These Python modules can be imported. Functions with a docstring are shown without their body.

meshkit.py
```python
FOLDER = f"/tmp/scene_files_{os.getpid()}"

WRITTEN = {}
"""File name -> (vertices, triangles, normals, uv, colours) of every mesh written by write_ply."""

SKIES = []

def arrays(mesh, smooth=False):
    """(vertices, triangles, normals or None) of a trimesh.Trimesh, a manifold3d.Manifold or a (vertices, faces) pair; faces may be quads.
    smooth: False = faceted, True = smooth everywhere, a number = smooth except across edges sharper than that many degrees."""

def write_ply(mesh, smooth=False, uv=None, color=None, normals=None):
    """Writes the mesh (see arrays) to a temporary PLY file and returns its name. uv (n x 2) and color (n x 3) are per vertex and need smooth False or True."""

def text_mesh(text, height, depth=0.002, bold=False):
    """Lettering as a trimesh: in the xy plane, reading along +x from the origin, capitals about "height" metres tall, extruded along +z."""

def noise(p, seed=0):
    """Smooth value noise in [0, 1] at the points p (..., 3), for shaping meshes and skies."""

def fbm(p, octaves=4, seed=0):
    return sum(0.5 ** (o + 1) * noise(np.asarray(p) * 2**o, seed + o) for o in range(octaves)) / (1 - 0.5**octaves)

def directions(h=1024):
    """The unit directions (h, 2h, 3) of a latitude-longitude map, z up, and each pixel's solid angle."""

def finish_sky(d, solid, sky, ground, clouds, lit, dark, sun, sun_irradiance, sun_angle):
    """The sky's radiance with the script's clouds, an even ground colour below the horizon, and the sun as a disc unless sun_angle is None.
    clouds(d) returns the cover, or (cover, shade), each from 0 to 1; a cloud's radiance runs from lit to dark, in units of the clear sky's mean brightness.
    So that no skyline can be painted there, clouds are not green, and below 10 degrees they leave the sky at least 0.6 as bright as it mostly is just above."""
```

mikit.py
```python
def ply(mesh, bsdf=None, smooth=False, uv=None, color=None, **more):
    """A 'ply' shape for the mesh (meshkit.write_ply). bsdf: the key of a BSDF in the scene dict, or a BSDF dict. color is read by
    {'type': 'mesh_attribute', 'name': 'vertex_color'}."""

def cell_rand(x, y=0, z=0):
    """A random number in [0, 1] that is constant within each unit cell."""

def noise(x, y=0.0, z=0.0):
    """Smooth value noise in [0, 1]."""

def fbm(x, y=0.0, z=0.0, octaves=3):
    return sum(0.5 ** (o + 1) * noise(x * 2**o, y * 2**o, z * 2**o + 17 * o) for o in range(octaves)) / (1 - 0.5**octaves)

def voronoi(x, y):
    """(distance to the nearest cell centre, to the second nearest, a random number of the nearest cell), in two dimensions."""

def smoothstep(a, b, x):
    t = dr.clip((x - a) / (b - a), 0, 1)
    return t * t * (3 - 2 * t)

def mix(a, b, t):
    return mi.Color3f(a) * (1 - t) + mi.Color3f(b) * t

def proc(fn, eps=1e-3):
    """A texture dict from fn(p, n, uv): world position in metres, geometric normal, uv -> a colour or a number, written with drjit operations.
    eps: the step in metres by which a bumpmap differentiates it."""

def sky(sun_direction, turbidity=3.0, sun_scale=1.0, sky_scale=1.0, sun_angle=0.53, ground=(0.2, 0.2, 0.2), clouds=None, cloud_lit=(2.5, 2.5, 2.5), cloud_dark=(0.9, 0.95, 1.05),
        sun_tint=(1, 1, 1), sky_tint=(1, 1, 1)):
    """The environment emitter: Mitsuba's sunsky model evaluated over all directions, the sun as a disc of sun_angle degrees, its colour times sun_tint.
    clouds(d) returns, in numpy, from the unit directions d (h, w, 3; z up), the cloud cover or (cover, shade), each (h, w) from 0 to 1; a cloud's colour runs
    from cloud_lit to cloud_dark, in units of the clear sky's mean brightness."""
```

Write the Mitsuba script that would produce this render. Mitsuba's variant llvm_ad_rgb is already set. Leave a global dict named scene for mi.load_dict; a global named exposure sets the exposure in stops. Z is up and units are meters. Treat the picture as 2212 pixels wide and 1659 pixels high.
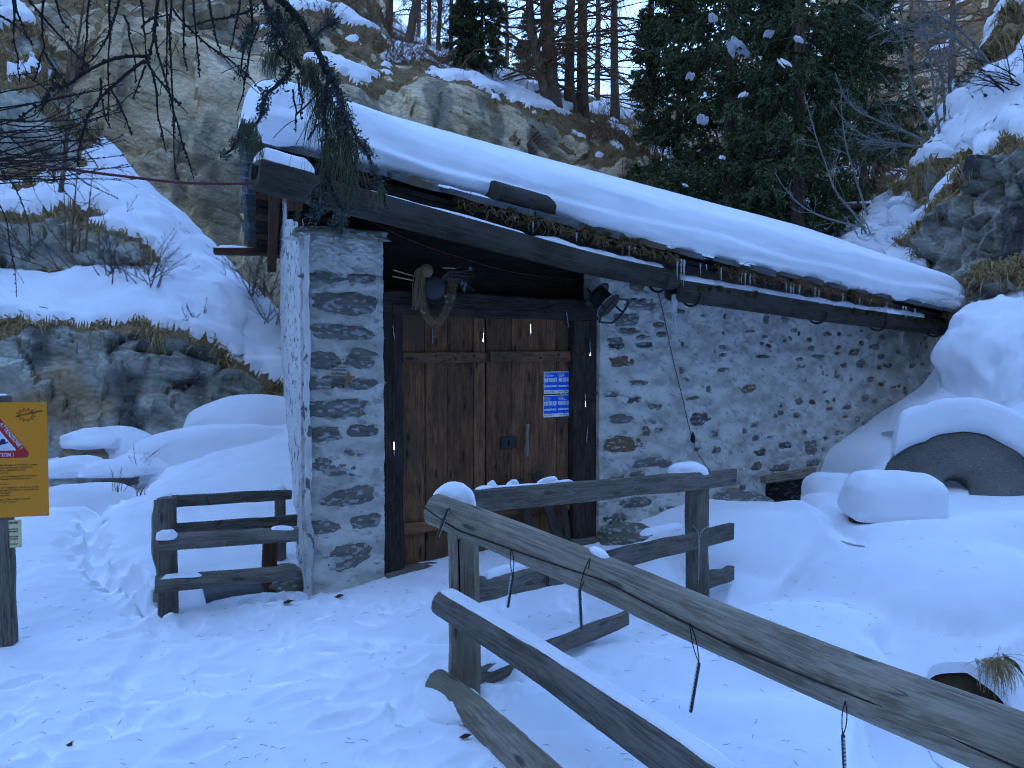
import math, numpy as np, trimesh, mitsuba as mi, drjit as dr, mikit, meshkit
from scipy.interpolate import PchipInterpolator, RBFInterpolator
from scipy.ndimage import gaussian_filter, gaussian_filter1d
from scipy.spatial import cKDTree
from mikit import proc, noise, fbm, voronoi, cell_rand, smoothstep, mix

# ---------------------------------------------------------------- camera, sky, exposure
scene, labels = {'type': 'scene'}, {}
CAMZ, F, CX, CY, PITCH = 1.70, 1661.0, 1106.0, 829.5, math.atan((829.5 - 770) / 1661.0)
scene['camera'] = {'type': 'perspective', 'fov': 2 * math.degrees(math.atan(CX / F)), 'fov_axis': 'x', 'near_clip': 0.05, 'far_clip': 2000.0,
                   'to_world': mi.ScalarTransform4f().look_at([0, 0, CAMZ], [0, math.cos(PITCH), CAMZ - math.sin(PITCH)], [0, 0, 1])}
# the sun is behind the mountain: only the sky lights the gorge
scene['sky'] = mikit.sky((-0.35, -0.80, 0.42), turbidity=3.0, sun_scale=0.0, sky_scale=1.0, ground=(0.5, 0.5, 0.5), sky_tint=(0.90, 0.96, 1.18))
exposure = 4.40

# ---------------------------------------------------------------- helpers
rng = np.random.default_rng(7)
def at(px, py, Y):
    """The point at distance Y (metres, along the ground) that a survey of the 2212 x 1659 photograph gives for a pixel."""
    a, b = (px - CX) / F, -(py - CY) / F
    d = np.array([a, math.cos(PITCH) + b * math.sin(PITCH), -math.sin(PITCH) + b * math.cos(PITCH)])
    return np.array([0, 0, CAMZ]) + d * (Y / d[1])
def nrm(v):
    v = np.asarray(v, float)
    return v / np.maximum(np.linalg.norm(v, axis=-1, keepdims=True), 1e-12)
def unique(name):
    if name not in used: used.add(name); return name
    k = 1
    while f'{name}_{k:03d}' in used: k += 1
    used.add(f'{name}_{k:03d}'); return f'{name}_{k:03d}'
used = set()
def tag(key, label=None, cat=None, group=None, kind=None):
    d = {k: v for k, v in dict(label=label, category=cat, group=group, kind=kind).items() if v}
    if d: labels[key] = d
def thing(name, label, cat, group=None):
    key = unique(name); tag(key, label, cat, group); return key
def put(name, m, bsdf, parent=None, smooth=True, label=None, cat=None, group=None, kind=None):
    """Adds ONE mesh (v, f) or (v, f, uv) as one entry."""
    key = unique(f'{parent}__{name}' if parent else name); bsdf = 'mat_' + bsdf if isinstance(bsdf, str) else bsdf
    if isinstance(m, tuple) and len(m) == 3:
        scene[key] = mikit.ply((m[0], m[1]), bsdf, smooth=True if smooth not in (False,) else False, uv=m[2])
    else:
        scene[key] = mikit.ply(m, bsdf, smooth=smooth)
    tag(key, label, cat, group, kind); return key
def join(ms):
    at_, v, f, uv = 0, [], [], []
    for m in ms:
        v.append(m[0]); f.append(np.asarray(m[1]) + at_); at_ += len(m[0])
        if len(m) == 3: uv.append(m[2])
    return (np.vstack(v), np.vstack(f), np.vstack(uv)) if uv else (np.vstack(v), np.vstack(f))
def grid_faces(a, b, wrap=False):
    i, j = np.meshgrid(np.arange(a - 1), np.arange(b if wrap else b - 1), indexing='ij')
    k = (j + 1) % b
    q = np.stack([i * b + j, i * b + k, (i + 1) * b + k, (i + 1) * b + j], -1).reshape(-1, 4)
    return np.vstack([q[:, [0, 1, 2]], q[:, [0, 2, 3]]])
UVN = [0]
def uv_off():
    UVN[0] += 1
    return np.array([10.0 * UVN[0], 3.7 * (UVN[0] % 17)])
def frame(a, up):
    a = nrm(a); b = nrm(np.cross(up, a)); return a, b, np.cross(a, b)
def plank(p0, p1, w, h, up=(0, 0, 1), bevel=0.008, n=10, warp=0.004, seed=0, off=None):
    """A sawn beam from p0 to p1, w wide (sideways), h high, chamfered, a little uneven; u runs round it and v along it, in metres."""
    p0, p1 = np.asarray(p0, float), np.asarray(p1, float)
    L = np.linalg.norm(p1 - p0); a, b, c = frame(p1 - p0, up); r = np.random.default_rng(seed + 11)
    w2, h2, e = w / 2, h / 2, min(bevel, w / 3, h / 3)
    sec = np.array([[-w2 + e, -h2], [w2 - e, -h2], [w2, -h2 + e], [w2, h2 - e], [w2 - e, h2], [-w2 + e, h2], [-w2, h2 - e], [-w2, -h2 + e]])
    t = np.linspace(0, 1, n); wob = gaussian_filter1d(r.normal(0, 1, (n, 2, 2)), 1.2, axis=0) * warp
    rows = np.stack([sec[None, :, 0] + wob[:, 0, :1] + np.sign(sec[None, :, 0]) * wob[:, 1, :1], sec[None, :, 1] + wob[:, 0, 1:] + np.sign(sec[None, :, 1]) * wob[:, 1, 1:]], -1)
    P = p0 + (t * L)[:, None, None] * a + rows[..., :1] * b + rows[..., 1:] * c
    per = np.concatenate([[0], np.cumsum(np.linalg.norm(np.diff(np.vstack([sec, sec[:1]]), axis=0), axis=1))])
    o = uv_off() if off is None else off; v, f, uv, k = [], [], [], 0
    for i in range(8):
        j = (i + 1) % 8
        v.append(np.stack([P[:, i], P[:, j]], 1).reshape(-1, 3)); f.append(grid_faces(n, 2)[:, ::-1] + k); k += 2 * n
        uv.append(np.stack([np.tile([per[i], per[i + 1]], n), np.repeat(t * L, 2)], -1) + o)
    for row, flip in ((0, False), (n - 1, True)):
        v.append(P[row]); ff = np.array([[0, q, q + 1] for q in range(1, 7)]); f.append((ff[:, ::-1] if not flip else ff) + k); k += 8
        uv.append(np.stack([sec[:, 0] * 1.0, sec[:, 1] * 0.25], -1) + o + [0.5, 0])
    return np.vstack(v), np.vstack(f), np.vstack(uv)
def resample(p, n):
    p = np.asarray(p, float)
    d = np.concatenate([[0], np.cumsum(np.linalg.norm(np.diff(p, axis=0), axis=1))]); t = np.linspace(0, d[-1], n)
    if len(p) < 3: return np.stack([np.interp(t, d, p[:, k]) for k in range(3)], -1)
    return PchipInterpolator(d, p)(t)
def log(path, r, n=40, sides=22, rough=0.03, seed=0, flat=None):
    """A round timber along path with radii r (interpolated), knotty, with sawn ends."""
    P = resample(path, n); t = np.linspace(0, 1, n); R = np.interp(t, np.linspace(0, 1, len(r)), r) if np.ndim(r) else np.full(n, r)
    T_ = nrm(np.gradient(P, axis=0)); up = np.array([0, 0, 1.0]) if abs(T_[0, 2]) < 0.9 else np.array([0, 1.0, 0])
    b = nrm(np.cross(up, T_)); c = np.cross(T_, b); L = np.linalg.norm(np.diff(P, axis=0), axis=1).sum()
    th = np.linspace(0, 2 * np.pi, sides + 1)
    q = np.stack(np.broadcast_arrays(np.cos(th)[None] * 1.3 + seed * 9.1, np.sin(th)[None] * 1.3, (t * L * 1.6)[:, None]), -1)
    RR = R[:, None] * (1 + rough * 2 * (meshkit.fbm(q, 3, seed) - 0.5) + rough * 1.2 * (meshkit.noise(q * [2.2, 2.2, 2.0] + 40, seed + 3) > 0.8) * 0.5)
    V = P[:, None] + RR[..., None] * (np.cos(th)[None, :, None] * b[:, None] + np.sin(th)[None, :, None] * c[:, None])
    o = uv_off(); uv = np.stack(np.broadcast_arrays(th[None] * R.mean(), (t * L)[:, None]), -1).reshape(-1, 2) + o
    v, f, uvs = [V.reshape(-1, 3)], [grid_faces(n, sides + 1)], [uv]; k = n * (sides + 1)
    for row, s in ((0, 1), (n - 1, -1)):
        e = V[row, :-1]; mid = P[row] - s * T_[row] * R[row] * 0.04; v.append(np.vstack([e, mid[None]])); i = np.arange(sides)
        ff = np.stack([i, (i + 1) % sides, i * 0 + sides], 1); f.append((ff if s < 0 else ff[:, ::-1]) + k); k += sides + 1
        uvs.append(np.vstack([np.stack([np.cos(th[:-1]), np.sin(th[:-1])], -1) * R[row] * [1, .15], [[0, 0]]]) + o + [0.9, 0])
    return np.vstack(v), np.vstack(f), np.vstack(uvs)
def tube(path, r, n=None, sides=6):
    P = resample(path, n) if n else np.asarray(path, float)
    R = np.interp(np.linspace(0, 1, len(P)), np.linspace(0, 1, len(r)), r) if np.ndim(r) else np.full(len(P), r)
    return batch_tube(P[None], R[None], sides)
def batch_tube(P, R, sides=3):
    """M polylines of n points as thin tubes. P (M, n, 3), R (M, n)."""
    M, n = P.shape[:2]
    T_ = nrm(np.gradient(P, axis=1)); ref = np.where(np.abs(T_[:, :1, 2:]) < 0.9, [0, 0, 1.0], [1.0, 0, 0])
    a = nrm(np.cross(T_, ref)); b = np.cross(T_, a); th = np.arange(sides) * 2 * np.pi / sides
    V = P[:, :, None] + R[:, :, None, None] * (np.cos(th)[:, None] * a[:, :, None] + np.sin(th)[:, None] * b[:, :, None])
    f = grid_faces(n, sides, wrap=True)
    tip = np.array([[0, k, k + 1] for k in range(1, sides - 1)])
    f = np.vstack([f, tip[:, ::-1], tip + (n - 1) * sides])
    return V.reshape(-1, 3), (f[None] + (np.arange(M) * n * sides)[:, None, None]).reshape(-1, 3)
def wander(r, p0, d0, L, n, bend, pull=(0, 0, 0)):
    P = np.empty((len(p0), n, 3)); P[:, 0] = p0; d = nrm(d0); st = (np.asarray(L) / (n - 1))[:, None]
    for i in range(1, n):
        d = nrm(d + r.normal(0, bend, d.shape) + np.asarray(pull) / n); P[:, i] = P[:, i - 1] + d * st
    return P
def sprout(r, P, per, lo, hi, ang, aspread=0.25, flat=0.0):
    """Starts of side branches: (parent index, position 0..1, points, directions)."""
    M, n = P.shape[:2]; idx = np.repeat(np.arange(M), per); t = r.uniform(lo, hi, len(idx)); x = t * (n - 1); i = np.minimum(x.astype(int), n - 2); fr = (x - i)[:, None]
    p = P[idx, i] * (1 - fr) + P[idx, i + 1] * fr; tan = nrm(P[idx, i + 1] - P[idx, i])
    v = r.normal(0, 1, p.shape); v[:, 2] *= (1 - flat); side = nrm(v - (v * tan).sum(1, keepdims=True) * tan); A = (ang + r.normal(0, aspread, len(idx)))[:, None]
    return idx, t, p, nrm(np.cos(A) * tan + np.sin(A) * side)
def fb(p, o=4, seed=0): return meshkit.fbm(np.asarray(p), o, seed)
def no(p, seed=0): return meshkit.noise(np.asarray(p), seed)
def sstep(a, b, x):
    t = np.clip((x - a) / (b - a), 0, 1); return t * t * (3 - 2 * t)
def snow_blob(c, ax, ay, h, rot=0.0, p=2.6, seed=0, under=0.25, n=(18, 40), lump=0.07, tilt=(0, 0), fine=0.0):
    """A soft cushion of snow on a flat underside: half-widths ax, ay, height h, with bulging sides."""
    th = np.linspace(0, 2 * np.pi, n[1], endpoint=False); ph = np.linspace(-under, 1, n[0])
    ph = np.where(ph < 0, ph, ph) * np.pi / 2
    C = np.sign(np.cos(th)) * np.abs(np.cos(th)) ** (2 / p); S = np.sign(np.sin(th)) * np.abs(np.sin(th)) ** (2 / p)
    cp, sp = np.abs(np.cos(ph)) ** (2 / p), np.sign(np.sin(ph)) * np.abs(np.sin(ph)) ** (2 / p)
    x, y, z = cp[:, None] * C, cp[:, None] * S, np.broadcast_to(sp[:, None], (len(ph), n[1]))
    q = np.stack([x, y, z], -1); k = 1 + lump * 2 * (fb(q * 1.3 + seed * 5.3, 3, seed) - 0.5) * 2 + fine * 2 * (fb(q * [3.4, 3.4, 2.2] + seed, 3, seed + 1) - .5)
    V = np.stack([x * ax, y * ay, np.where(z < 0, z * h * 0.6, z * h)], -1) * k[..., None]
    V[..., 2] += V[..., 0] * tilt[0] + V[..., 1] * tilt[1]
    R = np.array([[math.cos(rot), -math.sin(rot), 0], [math.sin(rot), math.cos(rot), 0], [0, 0, 1]])
    V = V @ R.T + np.asarray(c, float)
    v = V.reshape(-1, 3); v = np.vstack([v, v[:n[1]].mean(0)[None]]); i = np.arange(n[1])
    return v, np.vstack([grid_faces(n[0], n[1], wrap=True), np.stack([(i + 1) % n[1], i, i * 0 + len(v) - 1], 1)])
def snow_strip(path, w, h, seed=0, n=60, gaps=0.0, m=9, lump=0.5):
    """Snow lying along the top of a rail or beam."""
    P = resample(path, n); T_ = nrm(np.gradient(P, axis=0)); b = nrm(np.cross([0, 0, 1.0], T_)); t = np.linspace(0, 1, n)
    L = np.linalg.norm(np.diff(P, axis=0), axis=1).sum(); q = np.stack([t * L * 4, t * 0 + seed * 3.3, t * 0], -1)
    amp = np.clip(1 + lump * 2 * (fb(q, 3, seed) - 0.5), 0.15, 2) * np.minimum(1, np.sqrt(np.clip(np.minimum(t, 1 - t) * L / 0.06, 0.0, 1)))
    th = np.linspace(0, np.pi, m); wob = 1 + 0.25 * (fb(q * 2 + 9, 2, seed) - 0.5)
    V = P[:, None] + (np.cos(th)[None, :, None] * (w / 2 * wob * np.minimum(1, amp * 2))[:, None, None]) * b[:, None]
    V[..., 2] += np.sin(th)[None] ** 0.7 * (h * amp)[:, None] - 0.004
    return V.reshape(-1, 3), grid_faces(n, m)
def extrude(poly, depth): 
    m = trimesh.creation.extrude_polygon(poly, depth, engine='earcut'); return np.array(m.vertices), np.array(m.faces)
def place(m, o, x, y, z):
    return (np.asarray(o) + m[0][:, :1] * x + m[0][:, 1:2] * y + m[0][:, 2:] * z, m[1], *m[2:])
def icosphere(c, r, sub=2, squash=(1, 1, 1), rough=0.0, seed=0, freq=1.5):
    s = trimesh.creation.icosphere(sub); v = np.array(s.vertices)
    k = 1 + rough * 2 * (fb(v * freq + seed * 7.7, 4, seed) - 0.5) * 2 if rough else 1.0
    return np.asarray(c) + v * (r * k[:, None] if rough else r) * np.asarray(squash), np.array(s.faces)

# ---------------------------------------------------------------- materials
def two(b): return {'type': 'twosided', 'bsdf': b}
def plain(key, c, rough=0.7, spec=0.3, metal=0.0):
    scene['mat_' + key] = two({'type': 'principled', 'base_color': {'type': 'rgb', 'value': list(c)}, 'roughness': rough, 'specular': spec, 'metallic': metal})
def tex(key, fn, rough=0.8, spec=0.25, bump=None, scale=0.01, eps=2e-3):
    b = {'type': 'principled', 'base_color': proc(fn), 'roughness': rough, 'specular': spec}
    if bump is not None: b = {'type': 'bumpmap', 'arbitrary': proc(bump, eps), 'scale': scale, 'bsdf': b}
    scene['mat_' + key] = two(b)
def wood_fns(c1, c2, dark, knots=0.6, crack=0.7, patch=None, vary=0.35):
    def parts(uv):
        bid = dr.floor(uv.x / 10); u, v = uv.x - bid * 10, uv.y
        w = (noise(u * 9 + bid * 3.1, v * 1.7, 2) - 0.5) * 0.05; g = .55 * fbm((u + w) * 150 + bid * 7, v * 5, 1, octaves=3) + .45 * fbm(u * 22 + bid * 7, v * 7, 4, octaves=4)
        fine = noise((u + w) * 420 + bid, v * 26, 5)
        ck = 1 - smoothstep(0.0, 0.012, dr.abs(noise((u + w * 0.6) * 20 + bid * 1.7, v * 0.9, 8) - 0.5))
        d, _, r = voronoi(u * 7 + bid * 5.3, v * 2.1); kn = (1 - smoothstep(0.05, 0.12, d)) * dr.select(r > 0.45, 1.0, 0.0)
        return bid, u, v, g, fine, ck, kn
    def col(p, n, uv):
        bid, u, v, g, fine, ck, kn = parts(uv)
        c = mix(c1, c2, smoothstep(0.28, 0.72, g * 0.75 + fine * 0.25)) * (1 - vary + 2 * vary * cell_rand(bid, 3, 1))
        if patch is not None: c = mix(c, patch, smoothstep(0.52, 0.75, fbm(u * 3 + bid, v * 2.2, 31)) * 0.75)
        c = mix(c, dark, ck * crack * smoothstep(0.48, 0.62, noise(u * 6 + bid, v * 1.6, 77)))
        return mix(c, dark, kn * knots)
    def hgt(p, n, uv):
        bid, u, v, g, fine, ck, kn = parts(uv)
        return g * 0.6 + fine * 0.25 - ck * 0.8 + kn * 0.4
    return col, hgt
for key, a in {
    'wood_door': dict(c1=(.075, .036, .017), c2=(.228, .106, .048), dark=(.012, .008, .006), patch=(.090, .056, .032), vary=.22, knots=.8),
    'wood_dark': dict(c1=(.018, .013, .010), c2=(.056, .043, .032), dark=(.008, .006, .005), vary=.2),
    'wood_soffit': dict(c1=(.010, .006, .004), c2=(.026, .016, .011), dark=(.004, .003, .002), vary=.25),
    'wood_grey': dict(c1=(.140, .114, .080), c2=(.32, .272, .205), dark=(.030, .026, .022), patch=(.165, .145, .098), vary=.12, knots=.75),
    'wood_rail': dict(c1=(.070, .060, .048), c2=(.185, .162, .132), dark=(.018, .016, .013), vary=.14),
    'wood_gutter': dict(c1=(.022, .018, .014), c2=(.066, .055, .043), dark=(.015, .013, .011), patch=(.060, .060, .052), vary=.1),
    'wood_red': dict(c1=(.050, .022, .014), c2=(.130, .058, .032), dark=(.02, .01, .008), vary=.2)}.items():
    cf, hf = wood_fns(**a); tex(key, cf, rough=.75, spec=.2, bump=hf, scale=.003)
def snow_col(p, n, uv):
    return mix((.80, .82, .86), (.89, .90, .92), fbm(p.x * 5, p.y * 5, p.z * 5))
tex('snow', snow_col, rough=.65, spec=.25, bump=lambda p, n, uv: fbm(p.x * 9, p.y * 9, p.z * 9) + .35 * noise(p.x * 60, p.y * 60, p.z * 60), scale=.010, eps=4e-3)
tex('snow_roof', snow_col, rough=.65, spec=.25, bump=lambda p, n, uv: fbm(p.x * 3, p.y * 3, p.z * 16) + .3 * noise(p.x * 45, p.y * 45, p.z * 45), scale=.010, eps=4e-3)
tex('snow_rough', snow_col, rough=.7, spec=.2, bump=lambda p, n, uv: fbm(p.x * 4, p.y * 4, p.z * 4), scale=.05, eps=1e-2)
def rock_fns(a, b, stain, dark, sx=1.0, rust=.5):
    def col(p, n, uv):
        q1 = fbm(p.x * 1.3 * sx + p.z * .7, p.y * 1.3 * sx, p.z * 2.4 * sx, octaves=4); st = fbm(p.x * 1.2 * sx + p.y * .8 * sx, p.z * 9 * sx + p.x * 4 * sx, p.y * 2, octaves=4)
        c = mix(a, b, smoothstep(.3, .7, q1 * .55 + st * .45))
        c = mix(c, stain, smoothstep(.58, .74, fbm(p.x * .9 * sx + 7, p.y * .9, p.z * .9 * sx + 3)) * rust)
        c = mix(c, dark, smoothstep(.52, .66, fbm(p.x * 1.9 * sx + 3, p.y * 1.9, p.z * .55 * sx)) * .75)
        cr = 1 - smoothstep(0, .022, dr.abs(fbm(p.x * 1.5 * sx + p.z * .9, p.y * 1.5 * sx, p.z * 1.4 * sx + 5, octaves=3) - .5))
        c = mix(c, dark, cr * .30)
        lich = smoothstep(.64, .7, noise(p.x * 16, p.y * 16, p.z * 16) * .5 + .5 * fbm(p.x * 1.4, p.y * 1.4, p.z * 1.4 + 40))
        c = mix(c, (.36, .37, .33), lich * .5)
        return c * (.7 + .6 * noise(p.x * 23, p.y * 23, p.z * 30))
    def hgt(p, n, uv):
        return fbm(p.x * 3 * sx + p.z, p.y * 3 * sx, p.z * 7 * sx + p.x * 2, octaves=4) - .15 * (1 - smoothstep(0, .03, dr.abs(fbm(p.x * 1.5 * sx + p.z * .9, p.y * 1.5 * sx, p.z * 1.4 * sx + 5, octaves=3) - .5)))
    return col, hgt
for key, a, s in (('rock_cliff', dict(a=(.50, .405, .255), b=(.72, .595, .385), stain=(.46, .31, .15), dark=(.17, .155, .12)), .09),
                  ('rock_left', dict(a=(.215, .215, .175), b=(.44, .425, .345), stain=(.30, .16, .05), dark=(.050, .050, .052), rust=.6), .08),
                  ('rock_right', dict(a=(.12, .112, .092), b=(.33, .31, .25), stain=(.19, .15, .09), dark=(.030, .030, .032), rust=.4, sx=1.6), .07)):
    cf, hf = rock_fns(**a); tex(key, cf, rough=.85, bump=hf, scale=s, eps=8e-3)
def soil_col(p, n, uv): return mix((.11, .075, .038), (.29, .20, .10), fbm(p.x * 6, p.y * 6, p.z * 3)) * (.6 + .8 * noise(p.x * 40, p.y * 40, p.z * 14))
tex('turf', soil_col, rough=.9, bump=lambda p, n, uv: fbm(p.x * 18, p.y * 18, p.z * 8), scale=.05, eps=8e-3)
def plaster_col(p, n, uv):
    c = mix((.44, .415, .365), (.69, .655, .59), smoothstep(.25, .7, fbm(p.x * 7, p.y * 7, p.z * 9, octaves=4)))
    c = mix(c, (.22, .22, .22), smoothstep(.60, .72, fbm(p.x * 16 + p.y * 3, p.y * 14, p.z * 26 + p.x * 8, octaves=3)) * .55)
    algae = smoothstep(1.2, 0.0, p.z - .1) * smoothstep(3.2, 4.8, p.x) + smoothstep(3.9, 5.6, p.x) * .6
    return mix(c, (.12, .13, .075), dr.clip(algae * smoothstep(.25, .65, fbm(p.x * 4, p.y * 4, p.z * 4 + 9)) * .9, 0, 1))
tex('plaster', plaster_col, rough=.92, spec=.1, bump=lambda p, n, uv: fbm(p.x * 34, p.y * 34, p.z * 40, octaves=4), scale=.040, eps=3e-3)
def rough_col(p, n, uv):
    c = mix((.46, .455, .44), (.68, .67, .65), fbm(p.x * 8, p.y * 8, p.z * 8))
    return mix(c, (.09, .10, .10), smoothstep(.63, .70, noise(p.x * 20, p.y * 7, p.z * 13) * .65 + .35 * noise(p.x * 50, p.y * 21, p.z * 31)) * .9)
tex('roughcast', rough_col, rough=.92, spec=.1, bump=lambda p, n, uv: fbm(p.x * 30, p.y * 12, p.z * 20, octaves=4), scale=.04, eps=3e-3)
for key, c1, c2 in (('stone_grey', (.090, .086, .076), (.235, .222, .190)), ('stone_green', (.095, .093, .068), (.21, .205, .145)), ('stone_rust', (.11, .066, .036), (.25, .165, .09)), ('stone_dark', (.045, .042, .038), (.125, .118, .105))):
    tex(key, (lambda c1, c2: lambda p, n, uv: mix(mix(c1, c2, fbm(p.x * 9 + p.z * 7, p.y * 9, p.z * 38 + p.x * 6, octaves=4)), (.40, .41, .41), smoothstep(.54, .66, fbm(p.x * 24, p.y * 24, p.z * 40 + 5)) * .8))(c1, c2),
        rough=.8, bump=lambda p, n, uv: fbm(p.x * 20 + p.z * 8, p.y * 20, p.z * 70, octaves=3), scale=.02, eps=3e-3)
tex('slate', lambda p, n, uv: mix(mix((.05, .055, .06), (.13, .14, .145), fbm(p.x * 8, p.y * 8, p.z * 30)), (.11, .075, .04), smoothstep(.55, .75, fbm(p.x * 3, p.y * 3, p.z * 3 + 8))), bump=lambda p, n, uv: fbm(p.x * 14, p.y * 14, p.z * 50), scale=.015, eps=4e-3)
tex('granite', lambda p, n, uv: mix((.075, .070, .060), (.185, .172, .150), fbm(p.x * 4, p.y * 4, p.z * 4, octaves=4)) * (.75 + .5 * noise(p.x * 90, p.y * 90, p.z * 90)) + mi.Color3f(.10) * smoothstep(.86, .93, noise(p.x * 55, p.y * 55, p.z * 55)), rough=.75, bump=lambda p, n, uv: fbm(p.x * 35, p.y * 35, p.z * 35), scale=.012, eps=3e-3)
tex('moss', lambda p, n, uv: mix((.020, .018, .008), (.075, .070, .018), fbm(p.x * 12, p.y * 12, p.z * 12)), rough=.95, spec=.05)
tex('bark', lambda p, n, uv: mix((.085, .060, .044), (.26, .185, .130), fbm(p.x * 14, p.y * 14, p.z * 3)) * (.6 + .8 * noise(p.x * 40, p.y * 40, p.z * 8)), rough=.9, bump=lambda p, n, uv: fbm(p.x * 25, p.y * 25, p.z * 5), scale=.06, eps=5e-3)
tex('bark_pale', lambda p, n, uv: mix((.09, .095, .085), (.26, .26, .24), fbm(p.x * 10, p.y * 10, p.z * 10)), rough=.85)
plain('twig_brown', (.21, .125, .072), .9, .1); plain('twig_grey', (.105, .090, .078), .9, .1); plain('twig_black', (.022, .019, .017), .9, .15)
tex('grass_dry', lambda p, n, uv: mix((.21, .145, .062), (.48, .355, .17), noise(p.x * 30, p.y * 30, p.z * 6)), rough=.85, spec=.1)
tex('needles', lambda p, n, uv: mix((.040, .058, .026), (.115, .145, .060), noise(p.x * 5, p.y * 5, p.z * 5)) * (.6 + .8 * noise(p.x * 30, p.y * 30, p.z * 30)), rough=.7, spec=.25)
tex('needles_far', lambda p, n, uv: mix((.045, .058, .026), (.110, .128, .055), noise(p.x * 4, p.y * 4, p.z * 4)), rough=.7, spec=.2)
tex('lichen_beard', lambda p, n, uv: mix((.055, .065, .035), (.150, .160, .090), noise(p.x * 30, p.y * 30, p.z * 9)), rough=.95, spec=.05)
tex('lichen_leafy', lambda p, n, uv: mix((.030, .036, .034), (.105, .120, .110), noise(p.x * 50, p.y * 50, p.z * 50)), rough=.95, spec=.05)
plain('black_plastic', (.012, .012, .013), .4, .5); plain('black_wire', (.010, .010, .010), .6, .3); plain('iron', (.020, .020, .021), .5, .4); plain('steel', (.45, .45, .46), .35, .5, .6)
plain('red_cable', (.12, .022, .024), .6, .3); plain('void', (.004, .004, .004), 1.0, 0)
plain('led_off', (.55, .56, .58), .3, .5)
plain('rope', (.24, .175, .095), .9, .1); plain('straw', (.36, .29, .17), .85, .1); plain('wicker_grey', (.085, .080, .085), .9, .1); plain('leaf_grey', (.13, .15, .13), .8, .1)
plain('sign_yellow', (.72, .25, .003), .45, .4); plain('sign_cream', (.62, .55, .30), .5, .4); plain('sign_red', (.42, .020, .012), .45, .4); plain('sign_white', (.66, .66, .70), .5, .4); plain('ink', (.035, .022, .010), .6, .2); plain('ink_blue', (.02, .025, .10), .6, .2)
plain('water_blue', (.03, .09, .35), .5, .3)
plain('paper', (.78, .78, .82), .6, .3); plain('print_blue', (.008, .13, .72), .6, .3); plain('print_green', (.30, .40, .12), .6, .3); plain('print_grey', (.30, .30, .36), .6, .3)
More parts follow.
